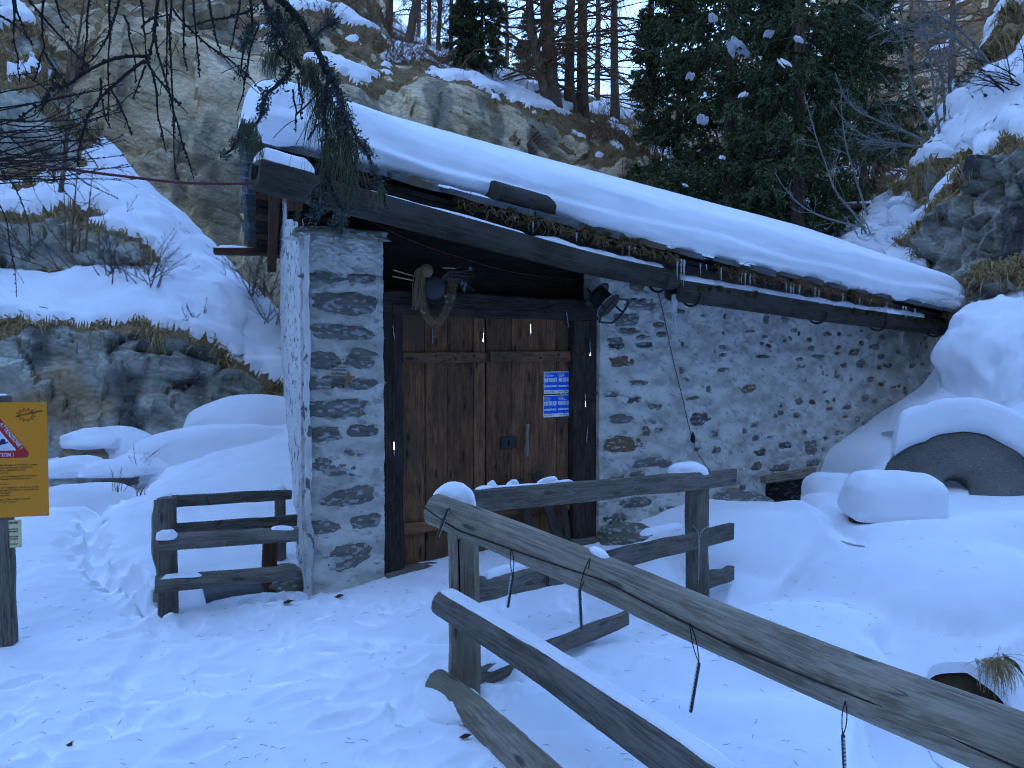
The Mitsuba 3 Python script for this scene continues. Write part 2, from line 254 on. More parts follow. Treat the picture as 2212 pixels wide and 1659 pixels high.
plain('star_wood', (.26, .165, .085), .8, .15); plain('brown_leaf', (.07, .035, .022), .9, .1)
tex('earth_dark', lambda p, n, uv: mix((.02, .015, .010), (.10, .07, .04), fbm(p.x * 14, p.y * 14, p.z * 14)), rough=1.0)
scene['mat_ice'] = {'type': 'principled', 'base_color': {'type': 'rgb', 'value': [.86, .91, .95]}, 'roughness': .12, 'spec_trans': .55, 'eta': 1.31}
# ---------------------------------------------------------------- the lie of the mill: wall direction, outward normal, side wall direction
C0 = np.array([-1.52, 5.60, 0.0]); WD = np.array([.819, .574, 0]); WN = np.array([.574, -.819, 0]); GD = np.array([-.313, .950, 0]); UP = np.array([0, 0, 1.0])
def W(s, o, z): return C0 + WD * s + WN * o + UP * z
def s_of(px, o=0.0):
    """Where along the wall, at offset o in front of it, the survey places a pixel column."""
    k = (px - CX) / F; p = C0 + WN * o
    return (k * p[1] - p[0]) / (WD[0] - k * WD[1])
def zs(px, py, o=0.0):
    """(s, z) on the wall plane for a pixel."""
    s = s_of(px, o); return s, at(px, py, W(s, o, 0)[1])[2]

# ---------------------------------------------------------------- snow-covered ground
GP = [(0, 0.4, .0), (-4, .4, .05), (4, .4, -.3), (1.5, 1.5, -.15), (-3, 2, .03), (0, 2.5, 0), (-1.5, 3, 0)]
GP = [np.array(g, float) for g in GP] + [at(*q) for q in (
    (1106, 1640, 3.2), (500, 1640, 3.2), (0, 1640, 3.2), (900, 1480, 3.95), (600, 1450, 4.15), (200, 1420, 4.4), (14, 1385, 4.6), (-150, 1380, 4.6), (340, 1312, 5.2), (470, 1290, 5.35),
    (660, 1290, 5.55), (740, 1286, 5.7), (835, 1252, 5.95), (980, 1235, 6.1), (1130, 1215, 6.35), (250, 1220, 5.75), (100, 1230, 5.8), (400, 1200, 6.3), (550, 1200, 6.5), (250, 1120, 6.6), (110, 1112, 6.9), (-100, 1120, 7),
    (450, 1080, 7.4), (590, 1100, 7.2), (590, 1000, 8.0), (500, 985, 8.3), (330, 1040, 7.8), (590, 930, 9.0), (480, 930, 9.2), (130, 1090, 7.8), (150, 1010, 9.0), (300, 985, 9.0), (420, 960, 9.4), (-150, 1000, 9.2), (590, 860, 10.2), (600, 800, 11),
    (1300, 1190, 7.1), (1330, 1240, 6.4), (1420, 1220, 6.4), (1480, 1150, 7.2), (1540, 1100, 7.6), (1600, 1092, 7.9), (1690, 1092, 8.2), (1600, 1180, 6.8), (1720, 1110, 7.6), (1780, 1130, 7.0), (1830, 1190, 6.2), (1700, 1240, 6.0), (1530, 1285, 5.6), (1650, 1300, 5.5),
    (1860, 1230, 6.0), (1860, 1150, 6.7), (1820, 1090, 7.6), (1760, 1040, 8.4), (1850, 985, 9.0), (1900, 1135, 6.4), (2000, 1140, 6.4), (1960, 1100, 6.75), (2040, 1095, 6.85), (2108, 1088, 6.9), (2150, 1078, 6.95), (2212, 1050, 7.1), (2000, 1060, 7.05), (2212, 1000, 7.6), (2300, 960, 7.8), (2212, 1150, 6.3), (2212, 1260, 5.6), (2060, 1250, 5.8), (1950, 1330, 5.2), (2100, 1370, 5.0), (2212, 1380, 4.9), (1870, 1400, 4.75), (1980, 1440, 4.6),
    (1840, 1360, 4.9), (1700, 1360, 5.0), (1560, 1390, 4.75), (1430, 1370, 4.9), (1400, 1480, 4.25), (1650, 1480, 4.3), (1800, 1480, 4.3), (1280, 1400, 4.6), (1180, 1420, 4.4), (1250, 1600, 3.5), (1500, 1560, 3.8), (1700, 1600, 3.7), (1830, 1560, 3.95),
    (1880, 1520, 3.95), (1900, 1640, 3.3), (2050, 1640, 3.25), (2212, 1600, 3.6), (2212, 1520, 4.15), (2050, 1530, 4.3),
    (2300, 900, 9), (2100, 850, 9.4), (1950, 900, 9.8), (1900, 930, 9.6))]
GP += [np.array(g, float) for g in ((-8, 5, .2), (-8, 9, 1.0), (-3, 12.5, 1.2), (2, 12, .6), (5, 12, 1.2), (8, 6, .3), (9, 10, 1.5), (6, 3, -.4), (-6, 1, .1), (6, .5, -.4), (0, 16, 1.0), (-10, 16, 1.5), (12, 16, 2.0), (-40, -20, 0), (40, -20, 0), (-40, 40, 2), (40, 40, 2), (0, -30, 0))]
GP = np.array(GP)
_rbf = RBFInterpolator(GP[:, :2], GP[:, 2], kernel='linear', smoothing=0.02)
def axis_vals(lo, a, b, hi, step):
    mid = np.arange(a, b, step); out = [mid]
    for s, e in ((-1, lo), (1, hi)):
        x, st, q = (a if s < 0 else b - step), step, []
        while (x > lo if s < 0 else x < hi): st *= 1.16; x += s * st; q.append(x)
        out = [np.array(q[::-1])] + out if s < 0 else out + [np.array(q)]
    return np.concatenate(out)
GX, GY = axis_vals(-120, -3.6, 4.6, 120, .028), axis_vals(-90, 2.4, 8.4, 150, .028)
XX, YY = np.meshgrid(GX, GY, indexing='ij')
_cx, _cy = np.linspace(-12, 12, 161), np.linspace(-2, 17, 131)
_cz = _rbf(np.stack(np.meshgrid(_cx, _cy, indexing='ij'), -1).reshape(-1, 2)).reshape(161, 131); _cz = gaussian_filter(_cz, 1.3)
from scipy.interpolate import RegularGridInterpolator
_base = RegularGridInterpolator((_cx, _cy), _cz, method='linear', bounds_error=False, fill_value=None)
def smooth_ground(x, y):
    q = np.stack([np.clip(x, -12, 12), np.clip(y, -2, 17)], -1); return _base(q)
ZZ = gaussian_filter(smooth_ground(XX, YY), 2.5)
p3 = np.stack([XX, YY, XX * 0], -1)
calm = sstep(.35, 1.3, XX - (YY - 3.6) * .28) # untouched drifts right of the rails
tramp = 1 - calm
ZZ += .05 * (fb(p3 * .9, 3, 3) - .5) * (.4 + .6 * calm) + tramp * (.055 * (fb(p3 * 2.6, 3, 5) - .5) + .020 * (fb(p3 * 9, 3, 9) - .5)) + .006 * (fb(p3 * 6, 3, 2) - .5)
r_ = np.random.default_rng(21)
def dent(x, y, a, b, rot, dep):
    m = (np.abs(XX - x) < .6) & (np.abs(YY - y) < .6)
    c, s = math.cos(rot), math.sin(rot); u, v = (XX[m] - x) * c + (YY[m] - y) * s, -(XX[m] - x) * s + (YY[m] - y) * c
    d = np.sqrt((u / a) ** 2 + (v / b) ** 2) * (1 + .25 * (no(np.stack([u * 14 + x * 9, v * 14, u * 0], -1), 2) - .5))
    ZZ[m] += -dep * (1 - sstep(.6, 1.05, d)) + dep * .35 * np.exp(-((d - 1.25) / .22) ** 2)
steps = []
for k in range(150):     # footprints trodden about in front of the door and along the path
    x, y = r_.uniform(-2.7, .5), r_.uniform(3.0, 5.6)
    if x > -.15 + (y - 3.6) * .1 and y < 4: continue
    dent(x, y, r_.uniform(.10, .16), r_.uniform(.045, .07), r_.uniform(0, 3.14), r_.uniform(.014, .050))
for k in range(60):      # the track that leads away to the left
    t = k / 59; x, y = np.interp(t, [0, .35, .7, 1], [-2.3, -3.3, -4.0, -3.9]), np.interp(t, [0, .35, .7, 1], [5.0, 6.0, 7.2, 8.4])
    dent(x + r_.normal(0, .10), y + r_.normal(0, .05), .14, .08, 2.0 + r_.normal(0, .4), r_.uniform(.03, .07))
for k in range(14): dent(r_.uniform(.9, 2.0), r_.uniform(4.0, 5.4), .09, .05, r_.uniform(0, 3.1), r_.uniform(.008, .02))
# the trodden path lies a little lower, with a crisp left edge
edge = np.interp(YY, [3.0, 4.2, 4.9, 5.3], [-1.75, -2.15, -2.25, -2.6])
ZZ -= .045 * sstep(-.05, .04, XX - edge) * (1 - sstep(.6, 1.0, XX - edge)) * sstep(3.3, 4.2, YY) * (1 - sstep(5.2, 5.7, YY))
trk = np.abs(XX - np.interp(YY, [5.2, 6.0, 7.2, 8.4], [-2.6, -3.3, -4.0, -3.9])); ZZ -= (.13 + .06 * (fb(p3 * 5, 2, 4) - .5)) * np.exp(-(trk / .26) ** 2) * sstep(5.1, 5.8, YY) * (1 - sstep(8, 8.8, YY))
# drift edge that breaks off towards the stream
def px_plan(px, py, Y): return at(px, py, Y)[:2]
brk = np.array([px_plan(1905, 1330, 5.1), px_plan(1862, 1400, 4.7), px_plan(1850, 1480, 4.35), px_plan(1850, 1570, 3.9), px_plan(1840, 1680, 3.3)])
bx = np.interp(YY, brk[::-1, 1], brk[::-1, 0]) + .03 * (fb(np.stack([XX * 0, YY * 5, YY * 0], -1), 3, 4) - .5)
ZZ -= .26 * sstep(-.02, .10, XX - bx) * sstep(5.3, 4.3, YY) * (1 - sstep(.5, 1.6, XX - bx))
def ground_z(x, y):
    i, j = np.clip(np.searchsorted(GX, x), 1, len(GX) - 1), np.clip(np.searchsorted(GY, y), 1, len(GY) - 1)
    return ZZ[i, j]
# folds and steps of the untouched drifts
def seg_d(pts):
    """Distance to, and signed side of, a polyline in plan."""
    best, side = np.full(XX.shape, 9.0), np.zeros(XX.shape)
    for a, b in zip(pts[:-1], pts[1:]):
        d = b - a; t = np.clip(((XX - a[0]) * d[0] + (YY - a[1]) * d[1]) / (d @ d), 0, 1); ex, ey = XX - a[0] - t * d[0], YY - a[1] - t * d[1]; D = np.hypot(ex, ey); m = D < best
        best = np.where(m, D, best); side = np.where(m, np.sign(d[0] * ey - d[1] * ex), side)
    return best, side
P2 = lambda *q: [px_plan(*x) for x in q]
dd, sd = seg_d(P2((1735, 1108, 7.5), (1775, 1135, 6.95), (1805, 1170, 6.5), (1832, 1215, 6.1), (1850, 1258, 5.85), (1862, 1300, 5.6)))   # the fold where two drifts meet
ZZ -= .075 * np.exp(-(dd / .085) ** 2) - .10 * np.exp(-(dd / .40) ** 2) * (sd < 0) - .06 * np.exp(-(dd / .35) ** 2) * (sd > 0)
dd, sd = seg_d(P2((1850, 1500, 4.35), (1920, 1455, 4.55), (2040, 1432, 4.72), (2160, 1425, 4.8), (2260, 1400, 4.95)))                       # step of the right drift down to the stream
ZZ -= (.28 * np.where(sd < 0, sstep(.0, .22, dd), 0) * (1 - sstep(.7, 1.4, dd)) - .05 * np.exp(-(dd / .3) ** 2) * (sd > 0)) * sstep(-.05, .30, XX - bx)
dd, sd = seg_d(P2((1460, 1200, 6.3), (1560, 1290, 5.55), (1640, 1280, 5.65), (1695, 1225, 6.1)))                                            # wind scoop round the back post
ZZ -= .09 * np.exp(-(dd / .16) ** 2)
dd, sd = seg_d(P2((1545, 1120, 7.3), (1640, 1118, 7.5), (1720, 1135, 7.2)))
ZZ += .04 * np.exp(-(dd / .55) ** 2)
def hump(px, py, Y, a, b, rot, h):
    global ZZ
    c = px_plan(px, py, Y); cs, sn = math.cos(rot), math.sin(rot); u, v = (XX - c[0]) * cs + (YY - c[1]) * sn, -(XX - c[0]) * sn + (YY - c[1]) * cs; ZZ += h * np.exp(-((u / a) ** 2 + (v / b) ** 2) ** 1.3)
hump(1650, 1175, 6.9, .80, .50, .3, .11); hump(1560, 1210, 6.5, .5, .35, .2, .10); hump(2010, 1215, 6.0, .90, .42, .1, .20); hump(2160, 1300, 5.4, .55, .33, .1, .18); hump(1725, 1400, 4.85, .52, .40, .2, .19); hump(1500, 1440, 4.5, .5, .25, .3, .06); hump(1640, 1560, 3.9, .5, .2, .1, .06)
c_ = W(5.8, -.35, 0); ZZ -= .75 * np.exp(-(((XX - c_[0]) * WD[0] + (YY - c_[1]) * WD[1]) / .60) ** 4 - (((XX - c_[0]) * WN[0] + (YY - c_[1]) * WN[1]) / .92) ** 4)
def pillow(px, py, Y, ax, ay, h, rot, k=.028):
    """A rounded cushion of the drift, merged into the ground with a soft crease."""
    global ZZ
    c = px_plan(px, py, Y); m = (np.abs(XX - c[0]) < 1.6) & (np.abs(YY - c[1]) < 1.6); cs, sn = math.cos(rot), math.sin(rot); u, v = (XX[m] - c[0]) * cs + (YY[m] - c[1]) * sn, -(XX[m] - c[0]) * sn + (YY[m] - c[1]) * cs
    rr = ((u / ax) ** 2 + (v / ay) ** 2) * (1 + .25 * (fb(np.stack([XX[m] * 1.3, YY[m] * 1.3, XX[m] * 0 + px], -1), 2, 5) - .5)); z0 = smooth_ground(np.array(c[0]), np.array(c[1])); dome = float(z0) + h * (1.5 * np.sqrt(np.maximum(1.02 - rr, 0)) - .55) - 4 * np.maximum(rr - 1.02, 0)
    ZZ[m] = np.logaddexp(ZZ[m] / k, dome / k) * k
pillow(1655, 1195, 6.75, .95, .72, .26, .35); pillow(2035, 1245, 5.8, 1.15, .80, .26, .12); pillow(1700, 1420, 4.72, .62, .52, .19, .2); pillow(2230, 1180, 6.2, .7, .6, .2, .1)
# hollows in the drifts
def hollow(px, py, Y, ax, ay, rot):
    c = at(px, py, Y); return (c[0], c[1], ax, ay, rot)
HOL = [hollow(2112, 1466, 4.62, .27, .16, -.1), hollow(1843, 1238, 5.95, .13, .030, -1.2)]
def hol_d(x, y, h):
    c, s = math.cos(h[4]), math.sin(h[4]); u, v = (x - h[0]) * c + (y - h[1]) * s, -(x - h[0]) * s + (y - h[1]) * c
    return np.sqrt((u / h[2]) ** 2 + (v / h[3]) ** 2) + .22 * (fb(np.stack([x * 6, y * 6, x * 0], -1), 2, 6) - .5)
hd = np.minimum.reduce([hol_d(XX, YY, h) for h in HOL])
gv, gf = np.stack([XX, YY, ZZ], -1).reshape(-1, 3), grid_faces(len(GX), len(GY))[:, ::-1]
def clip_sheet(v, f, val, depth):
    """Cuts away where val < 1 along the smooth contour, and hangs a crust of the given depth from the cut edge."""
    k = (val[f] < 1).sum(1); out, nv, lips = [f[k == 0]], [v], []; n = len(v)
    for cnt in (1, 2):
        T_ = f[k == cnt]; ins = val[T_] < 1; odd = np.argmax(ins if cnt == 1 else ~ins, axis=1); i = np.arange(len(T_)); a, b, c = T_[i, odd], T_[i, (odd + 1) % 3], T_[i, (odd + 2) % 3]
        def cut(p, q): w = ((1 - val[p]) / (val[q] - val[p]))[:, None]; return v[p] * (1 - w) + v[q] * w
        P, Q = cut(a, b), cut(a, c); m = len(T_); iP, iQ = n + np.arange(m), n + m + np.arange(m); nv += [P, Q]; n += 2 * m
        out += [np.stack([iP, b, c], 1), np.stack([iP, c, iQ], 1)] if cnt == 1 else [np.stack([a, iP, iQ], 1)]
        dn = np.array([0, 0, -depth]); P, Q = (P, Q) if cnt == 1 else (Q, P); lips.append(np.stack([P, Q, Q + dn, P, Q + dn, P + dn], 1).reshape(-1, 3))
    lips = trimesh.Trimesh(np.vstack(lips), np.arange(sum(map(len, lips))).reshape(-1, 3), process=False); lips.merge_vertices(digits_vertex=4)
    return np.vstack(nv), np.vstack(out), lips
gv, gf, crust = clip_sheet(gv, gf, hd.reshape(-1), .07)
put('snow_ground', (gv, gf), 'snow', kind='structure', label='trodden and drifted snow covering the ground')
put('crust', (np.array(crust.vertices), np.array(crust.faces)), 'snow', 'snow_ground')
for h in HOL:            # their dark inside, earth and rock under the snow crust
    th = np.linspace(0, 2 * np.pi, 25)[:-1]; rows = []
    for k, (sc, dz) in enumerate(((1.75, -.012), (1.35, -.12), (1.15, -.22), (.5, -.30))):
        c, s = math.cos(h[4]), math.sin(h[4]); u, v = np.cos(th) * h[2] * sc, np.sin(th) * h[3] * sc
        x, y = h[0] + u * c - v * s, h[1] + u * s + v * c
        rows.append(np.stack([x, y, np.array([ground_z(a, b) for a, b in zip(x, y)]) + dz + (.02 * r_.normal(0, 1, 24) if sc < 1.7 else 0)], -1))
    rows.append(rows[-1].mean(0, keepdims=True)); i = np.arange(24); cap_f = np.stack([72 + i, 72 + (i + 1) % 24, i * 0 + 96], 1)
    put('hollow', (np.vstack(rows), np.vstack([grid_faces(4, 24, wrap=True), cap_f])), 'earth_dark', 'snow_ground', label='dark hollow in the drift')

h = HOL[0]; hk = 150; P = wander(r_, np.stack([h[0] + .16 + r_.normal(0, .05, hk), h[1] + .08 + r_.normal(0, .03, hk), np.full(hk, ground_z(h[0] + .2, h[1] + .22) - .02)], -1), r_.normal(0, .35, (hk, 3)) + [-.2, -.7, .25], r_.uniform(.08, .24, hk), 5, .12, (0, 0, -2.6))
put('dry_grass', batch_tube(P, np.full((hk, 5), .0028) * np.linspace(1, .4, 5), 3), 'grass_dry', kind='stuff', label='dry grass hanging into the dark hollow at the lower right')
# ---------------------------------------------------------------- rock faces, banks and hillsides, each a displaced sheet
def facets(P, scale, amp, seed, stretch=(1, 1, 1)):
    r = np.random.default_rng(seed); q = P * scale * np.asarray(stretch); lo, hi = q.min(0) - 1, q.max(0) + 1
    nseed = int(min(6000, max(30, np.prod(np.maximum(hi - lo, 1)) * .8))); S = r.uniform(lo, hi, (nseed, 3)); qq = q + 1.2 * (np.stack([fb(q * .9 + k * 31, 3, seed + k) for k in range(3)], -1) - .5)
    d, i = cKDTree(S).query(qq, k=2); tilt = r.normal(0, .5, (nseed, 3)); base = r.uniform(-.5, .5, nseed)
    edge = np.clip((d[:, 1] - d[:, 0]) / .09, 0, 1)
    return amp * (base[i[:, 0]] + ((qq - S[i[:, 0]]) * tilt[i[:, 0]]).sum(1)) - amp * .5 * (1 - edge)
TUFTS = {}
def sheet(key, cols, step, amp, rock, thr, thick=.12, soft=.10, seed=0, facet=1.0, patchy=.5, bias=(), turf=.22, lump=.10, stretch=(1, 1, 1.6), label=None, wob=.5, snow_mat='snow', drop=0.0):
    """cols: polylines with equal numbers of points, bottom to top; lofted smoothly, displaced, then split by steepness into rock, turf and snow."""
    A = np.array(cols, float); a, b = A.shape[:2]; A[:, 0, 2] -= drop
    lu = np.linalg.norm(np.diff(A, axis=0), axis=2).mean(1); lv = np.linalg.norm(np.diff(A, axis=1), axis=2).mean(0)
    iu = np.concatenate([np.linspace(k, k + 1, max(2, int(l / step)), endpoint=False) for k, l in enumerate(lu)] + [[a - 1]]); iv = np.concatenate([np.linspace(k, k + 1, max(2, int(l / step)), endpoint=False) for k, l in enumerate(lv)] + [[b - 1]])
    G = PchipInterpolator(np.arange(a), A, axis=0)(iu); G = PchipInterpolator(np.arange(b), G, axis=1)(iv); nu, nv = G.shape[:2]
    def normals(G):
        N = nrm(np.cross(np.gradient(G, axis=0), np.gradient(G, axis=1))); return N
    N = normals(G); flip = np.sign((N * (np.array([0, 0, 1.7]) - G)).sum(-1).mean()); N = N * flip
    Pf = G.reshape(-1, 3); steep = sstep(.80, .35, N[..., 2])
    warp = wob * (fb(Pf * .55, 3, seed + 9) - .5).reshape(nu, nv)
    D = warp + amp * 1.6 * (fb(Pf * [1.1, 1.1, 1.6], 4, seed) - .5).reshape(nu, nv) * (.35 + .65 * steep) + (facets(Pf, facet, amp, seed + 1, stretch) + facets(Pf, facet * 2.6, amp * .4, seed + 2, stretch)).reshape(nu, nv) * (.15 + .85 * steep)
    edge_u = np.minimum(1, np.minimum(np.arange(nu), np.arange(nu)[::-1]) / 4.0)[:, None]
    G = G + N * (D * edge_u)[..., None]
    N = normals(G) * flip; nz = gaussian_filter(N[..., 2], 1.6 * .07 / step * 1.0 + .6)
    Pf = G.reshape(-1, 3); c = nz + patchy * (fb(Pf * [1.3, 1.3, 1.6], 3, seed + 5).reshape(nu, nv) - .5) + .25 * patchy * (fb(Pf * 5, 2, seed + 6).reshape(nu, nv) - .5)
    for cen, rad, bv in bias: c = c + bv * np.exp(-(np.linalg.norm((G - np.asarray(cen)) / np.asarray(rad), axis=-1)) ** 2)
    S = sstep(thr, thr + soft, c); lift = thick * S * (.8 + lump / thick * (fb(Pf * 2.2, 3, seed + 8).reshape(nu, nv) - .4))
    H = gaussian_filter(G, (1.3, 1.3, 0)) ; up = nrm(N * .6 + UP * .6)
    V = np.where((S > 0)[..., None], G * (1 - S[..., None] * .7) + H * S[..., None] * .7 + up * lift[..., None], G).reshape(-1, 3)
    f = grid_faces(nu, nv); f = f if flip > 0 else f[:, ::-1]
    sc = S.reshape(-1)[f].mean(1); cc = c.reshape(-1)[f].mean(1); gr = fb(Pf * [1.6, 1.6, 1.0], 3, seed + 12)[f].mean(1)
    kind = np.where(sc > .30, 2, np.where((cc > thr - turf * (.3 + 1.6 * (gr - .25))), 1, 0))
    put(key, (V, f[kind == 0]), rock, smooth=38, kind='structure', label=label)
    if (kind == 1).any(): put('turf', (V, f[kind == 1]), 'turf', key)
    if (kind == 2).any(): put('snow', (V, f[kind == 2]), snow_mat, key)
    t = V[f[kind == 1]].mean(1); TUFTS[key] = (t, nrm(np.cross(V[f[kind == 1][:, 1]] - V[f[kind == 1][:, 0]], V[f[kind == 1][:, 2]] - V[f[kind == 1][:, 0]])))
    return V, f, kind
def tufts(key, density, L, seed, parent, blades=34, w=.010, mat='grass_dry', droop=1.0):
    r = np.random.default_rng(seed); t, n = TUFTS[key]; m = min(len(t), density); i = r.choice(len(t), m, replace=False)
    base = np.repeat(t[i], blades, 0) + r.normal(0, .05, (m * blades, 3)); nn = np.repeat(n[i], blades, 0); k = len(base)
    d = nrm(nn * .8 + r.normal(0, .55, (k, 3)) + UP * .35); l = L * r.uniform(.5, 1.25, k) * np.repeat(r.uniform(.6, 1.3, m), blades)
    P = wander(r, base, d, l, 4, .10, (0, 0, -3.4 * droop)); side = nrm(np.cross(P[:, 1] - P[:, 0], r.normal(0, 1, (k, 3)))) * w
    v = np.concatenate([P[:, 0:1] - side[:, None], P[:, 0:1] + side[:, None], P[:, 1:2] - side[:, None] * .8, P[:, 1:2] + side[:, None] * .8, P[:, 2:3] - side[:, None] * .5, P[:, 2:3] + side[:, None] * .5, P[:, 3:4]], 1)
    tri = np.array([[0, 1, 3], [0, 3, 2], [2, 3, 5], [2, 5, 4], [4, 5, 6]])
    put('dry_grass', (v.reshape(-1, 3), (tri[None] + (np.arange(k) * 7)[:, None, None]).reshape(-1, 3)), mat, parent, smooth=False, kind='stuff')
col = lambda *q: [at(*x) for x in q]
# back cliff behind the mill, from far left to the right behind the spruces, with the wooded slope above it
cliff_cols = [
    col((-260, 640, 13.2), (-260, 300, 13.8), (-260, 60, 14.3), (-260, 0, 15.2), (-260, -80, 16.2), (-260, -160, 18), (-260, -220, 21), (-260, -300, 26), (-260, -400, 38)),
    col((60, 640, 13.5), (60, 300, 14.2), (60, 60, 14.8), (60, 10, 15.4), (60, -60, 16.5), (60, -150, 18), (60, -220, 21), (60, -300, 26), (60, -400, 38)),
    col((220, 640, 13.6), (220, 320, 14.2), (220, 40, 14.8), (220, 5, 15.4), (220, -60, 16.5), (220, -150, 18), (220, -220, 21), (220, -300, 26), (220, -400, 38)),
    col((340, 640, 13.4), (340, 320, 14.0), (340, 80, 14.6), (340, 30, 15.2), (340, -50, 16.5), (340, -140, 18), (340, -200, 21), (340, -280, 26), (340, -380, 38)),
    col((470, 640, 13.7), (470, 330, 14.2), (470, 115, 14.7), (470, 95, 15.4), (470, 20, 16), (470, -60, 17.5), (470, -140, 20), (470, -220, 26), (470, -300, 38)),
    col((560, 640, 13.8), (560, 360, 14.3), (560, 170, 14.9), (560, 130, 15.5), (560, 50, 16.1), (560, -10, 17.2), (560, -90, 19.5), (560, -150, 25), (560, -230, 38)),
    col((680, 620, 14), (680, 300, 14.6), (680, 180, 15.1), (680, 140, 15.8), (680, 60, 16.4), (680, 5, 17.5), (680, -60, 19.5), (680, -110, 25), (680, -170, 38)),
    col((780, 600, 14.6), (780, 300, 15.2), (780, 215, 15.7), (780, 160, 16.5), (780, 95, 17.4), (780, 40, 18.6), (780, 0, 20), (780, -30, 25), (780, -60, 38)),
    col((850, 600, 15.3), (850, 320, 15.8), (850, 235, 16.3), (850, 190, 17), (850, 140, 18.0), (850, 95, 19.2), (850, 70, 21), (850, 60, 26), (850, 40, 38)),
    col((930, 600, 16), (930, 340, 16.4), (930, 190, 16.9), (930, 160, 17.7), (930, 135, 18.8), (930, 115, 20.2), (930, 105, 23), (930, 110, 28), (930, 110, 38)),
    col((1010, 620, 16.7), (1010, 340, 17.1), (1010, 205, 17.6), (1010, 180, 18.4), (1010, 160, 19.6), (1010, 145, 21), (1010, 138, 24), (1010, 140, 28), (1010, 150, 38)),
    col((1090, 640, 17.5), (1090, 360, 17.9), (1090, 262, 18.5), (1090, 228, 19.4), (1090, 195, 20.6), (1090, 172, 22), (1090, 168, 24), (1090, 175, 28), (1090, 185, 38)),
    col((1200, 660, 18.3), (1200, 400, 18.8), (1200, 290, 19.4), (1200, 250, 20.2), (1200, 228, 21.3), (1200, 212, 23), (1200, 205, 26), (1200, 205, 30), (1200, 205, 40)),
    col((1320, 680, 18.8), (1320, 440, 19.4), (1320, 345, 20.2), (1320, 300, 21.4), (1320, 270, 23), (1320, 255, 25), (1320, 245, 28), (1320, 235, 32), (1320, 215, 42)),
    col((1450, 700, 19), (1450, 500, 20), (1450, 440, 21), (1450, 390, 22.5), (1450, 350, 24), (1450, 320, 26), (1450, 290, 29), (1450, 245, 34), (1450, 160, 44)),
    col((1620, 720, 18), (1620, 560, 19.5), (1620, 510, 21), (1620, 470, 22.5), (1620, 430, 24.5), (1620, 380, 27), (1620, 310, 30), (1620, 210, 36), (1620, 60, 46)),
    col((1800, 740, 16), (1800, 600, 18), (1800, 545, 19.5), (1800, 505, 21), (1800, 460, 23.5), (1800, 390, 26.5), (1800, 290, 30), (1800, 130, 36), (1800, -60, 46)),
    col((2000, 740, 16), (2000, 600, 18), (2000, 520, 20), (2000, 460, 22), (2000, 390, 24.5), (2000, 290, 27.5), (2000, 150, 31), (2000, -40, 36), (2000, -260, 46)),
    col((2300, 740, 16), (2300, 560, 18.5), (2300, 460, 20.5), (2300, 370, 22.5), (2300, 260, 25), (2300, 120, 28), (2300, -50, 31), (2300, -260, 36), (2300, -480, 46))]
B = lambda px, py, Y, rad, v: (at(px, py, Y), rad, v)
sheet('cliff', cliff_cols, .098, .28, 'rock_cliff', .74, thick=.13, seed=3, facet=.75, patchy=.95, turf=.40, drop=2.4, stretch=(1, 1, .8), label='grey rock cliff behind the mill with snow and dry grass on its ledges', wob=.7, snow_mat='snow_rough',
      bias=[B(200, 250, 14.2, (3.5, 2.5, 2.2), -.5), B(420, 450, 14, (2.2, 2.5, 2.6), -.6), B(820, 90, 18, (1.0, 1.2, .8), .22), B(1130, 215, 20.3, (1.6, 1.6, .6), .3), B(950, 230, 17.2, (.8, 1, .9), -.6), B(820, 260, 16, (.9, .9, .5), .1), B(760, 190, 16, (.5, .6, .3), .3),
            B(1000, 80, 26, (9, 6, 3), .3), B(870, 140, 18.2, (.9, 1.0, .7), -.25), B(1600, 300, 30, (6, 6, 6), -.16), B(1900, 250, 30, (6, 6, 7), -.22)])
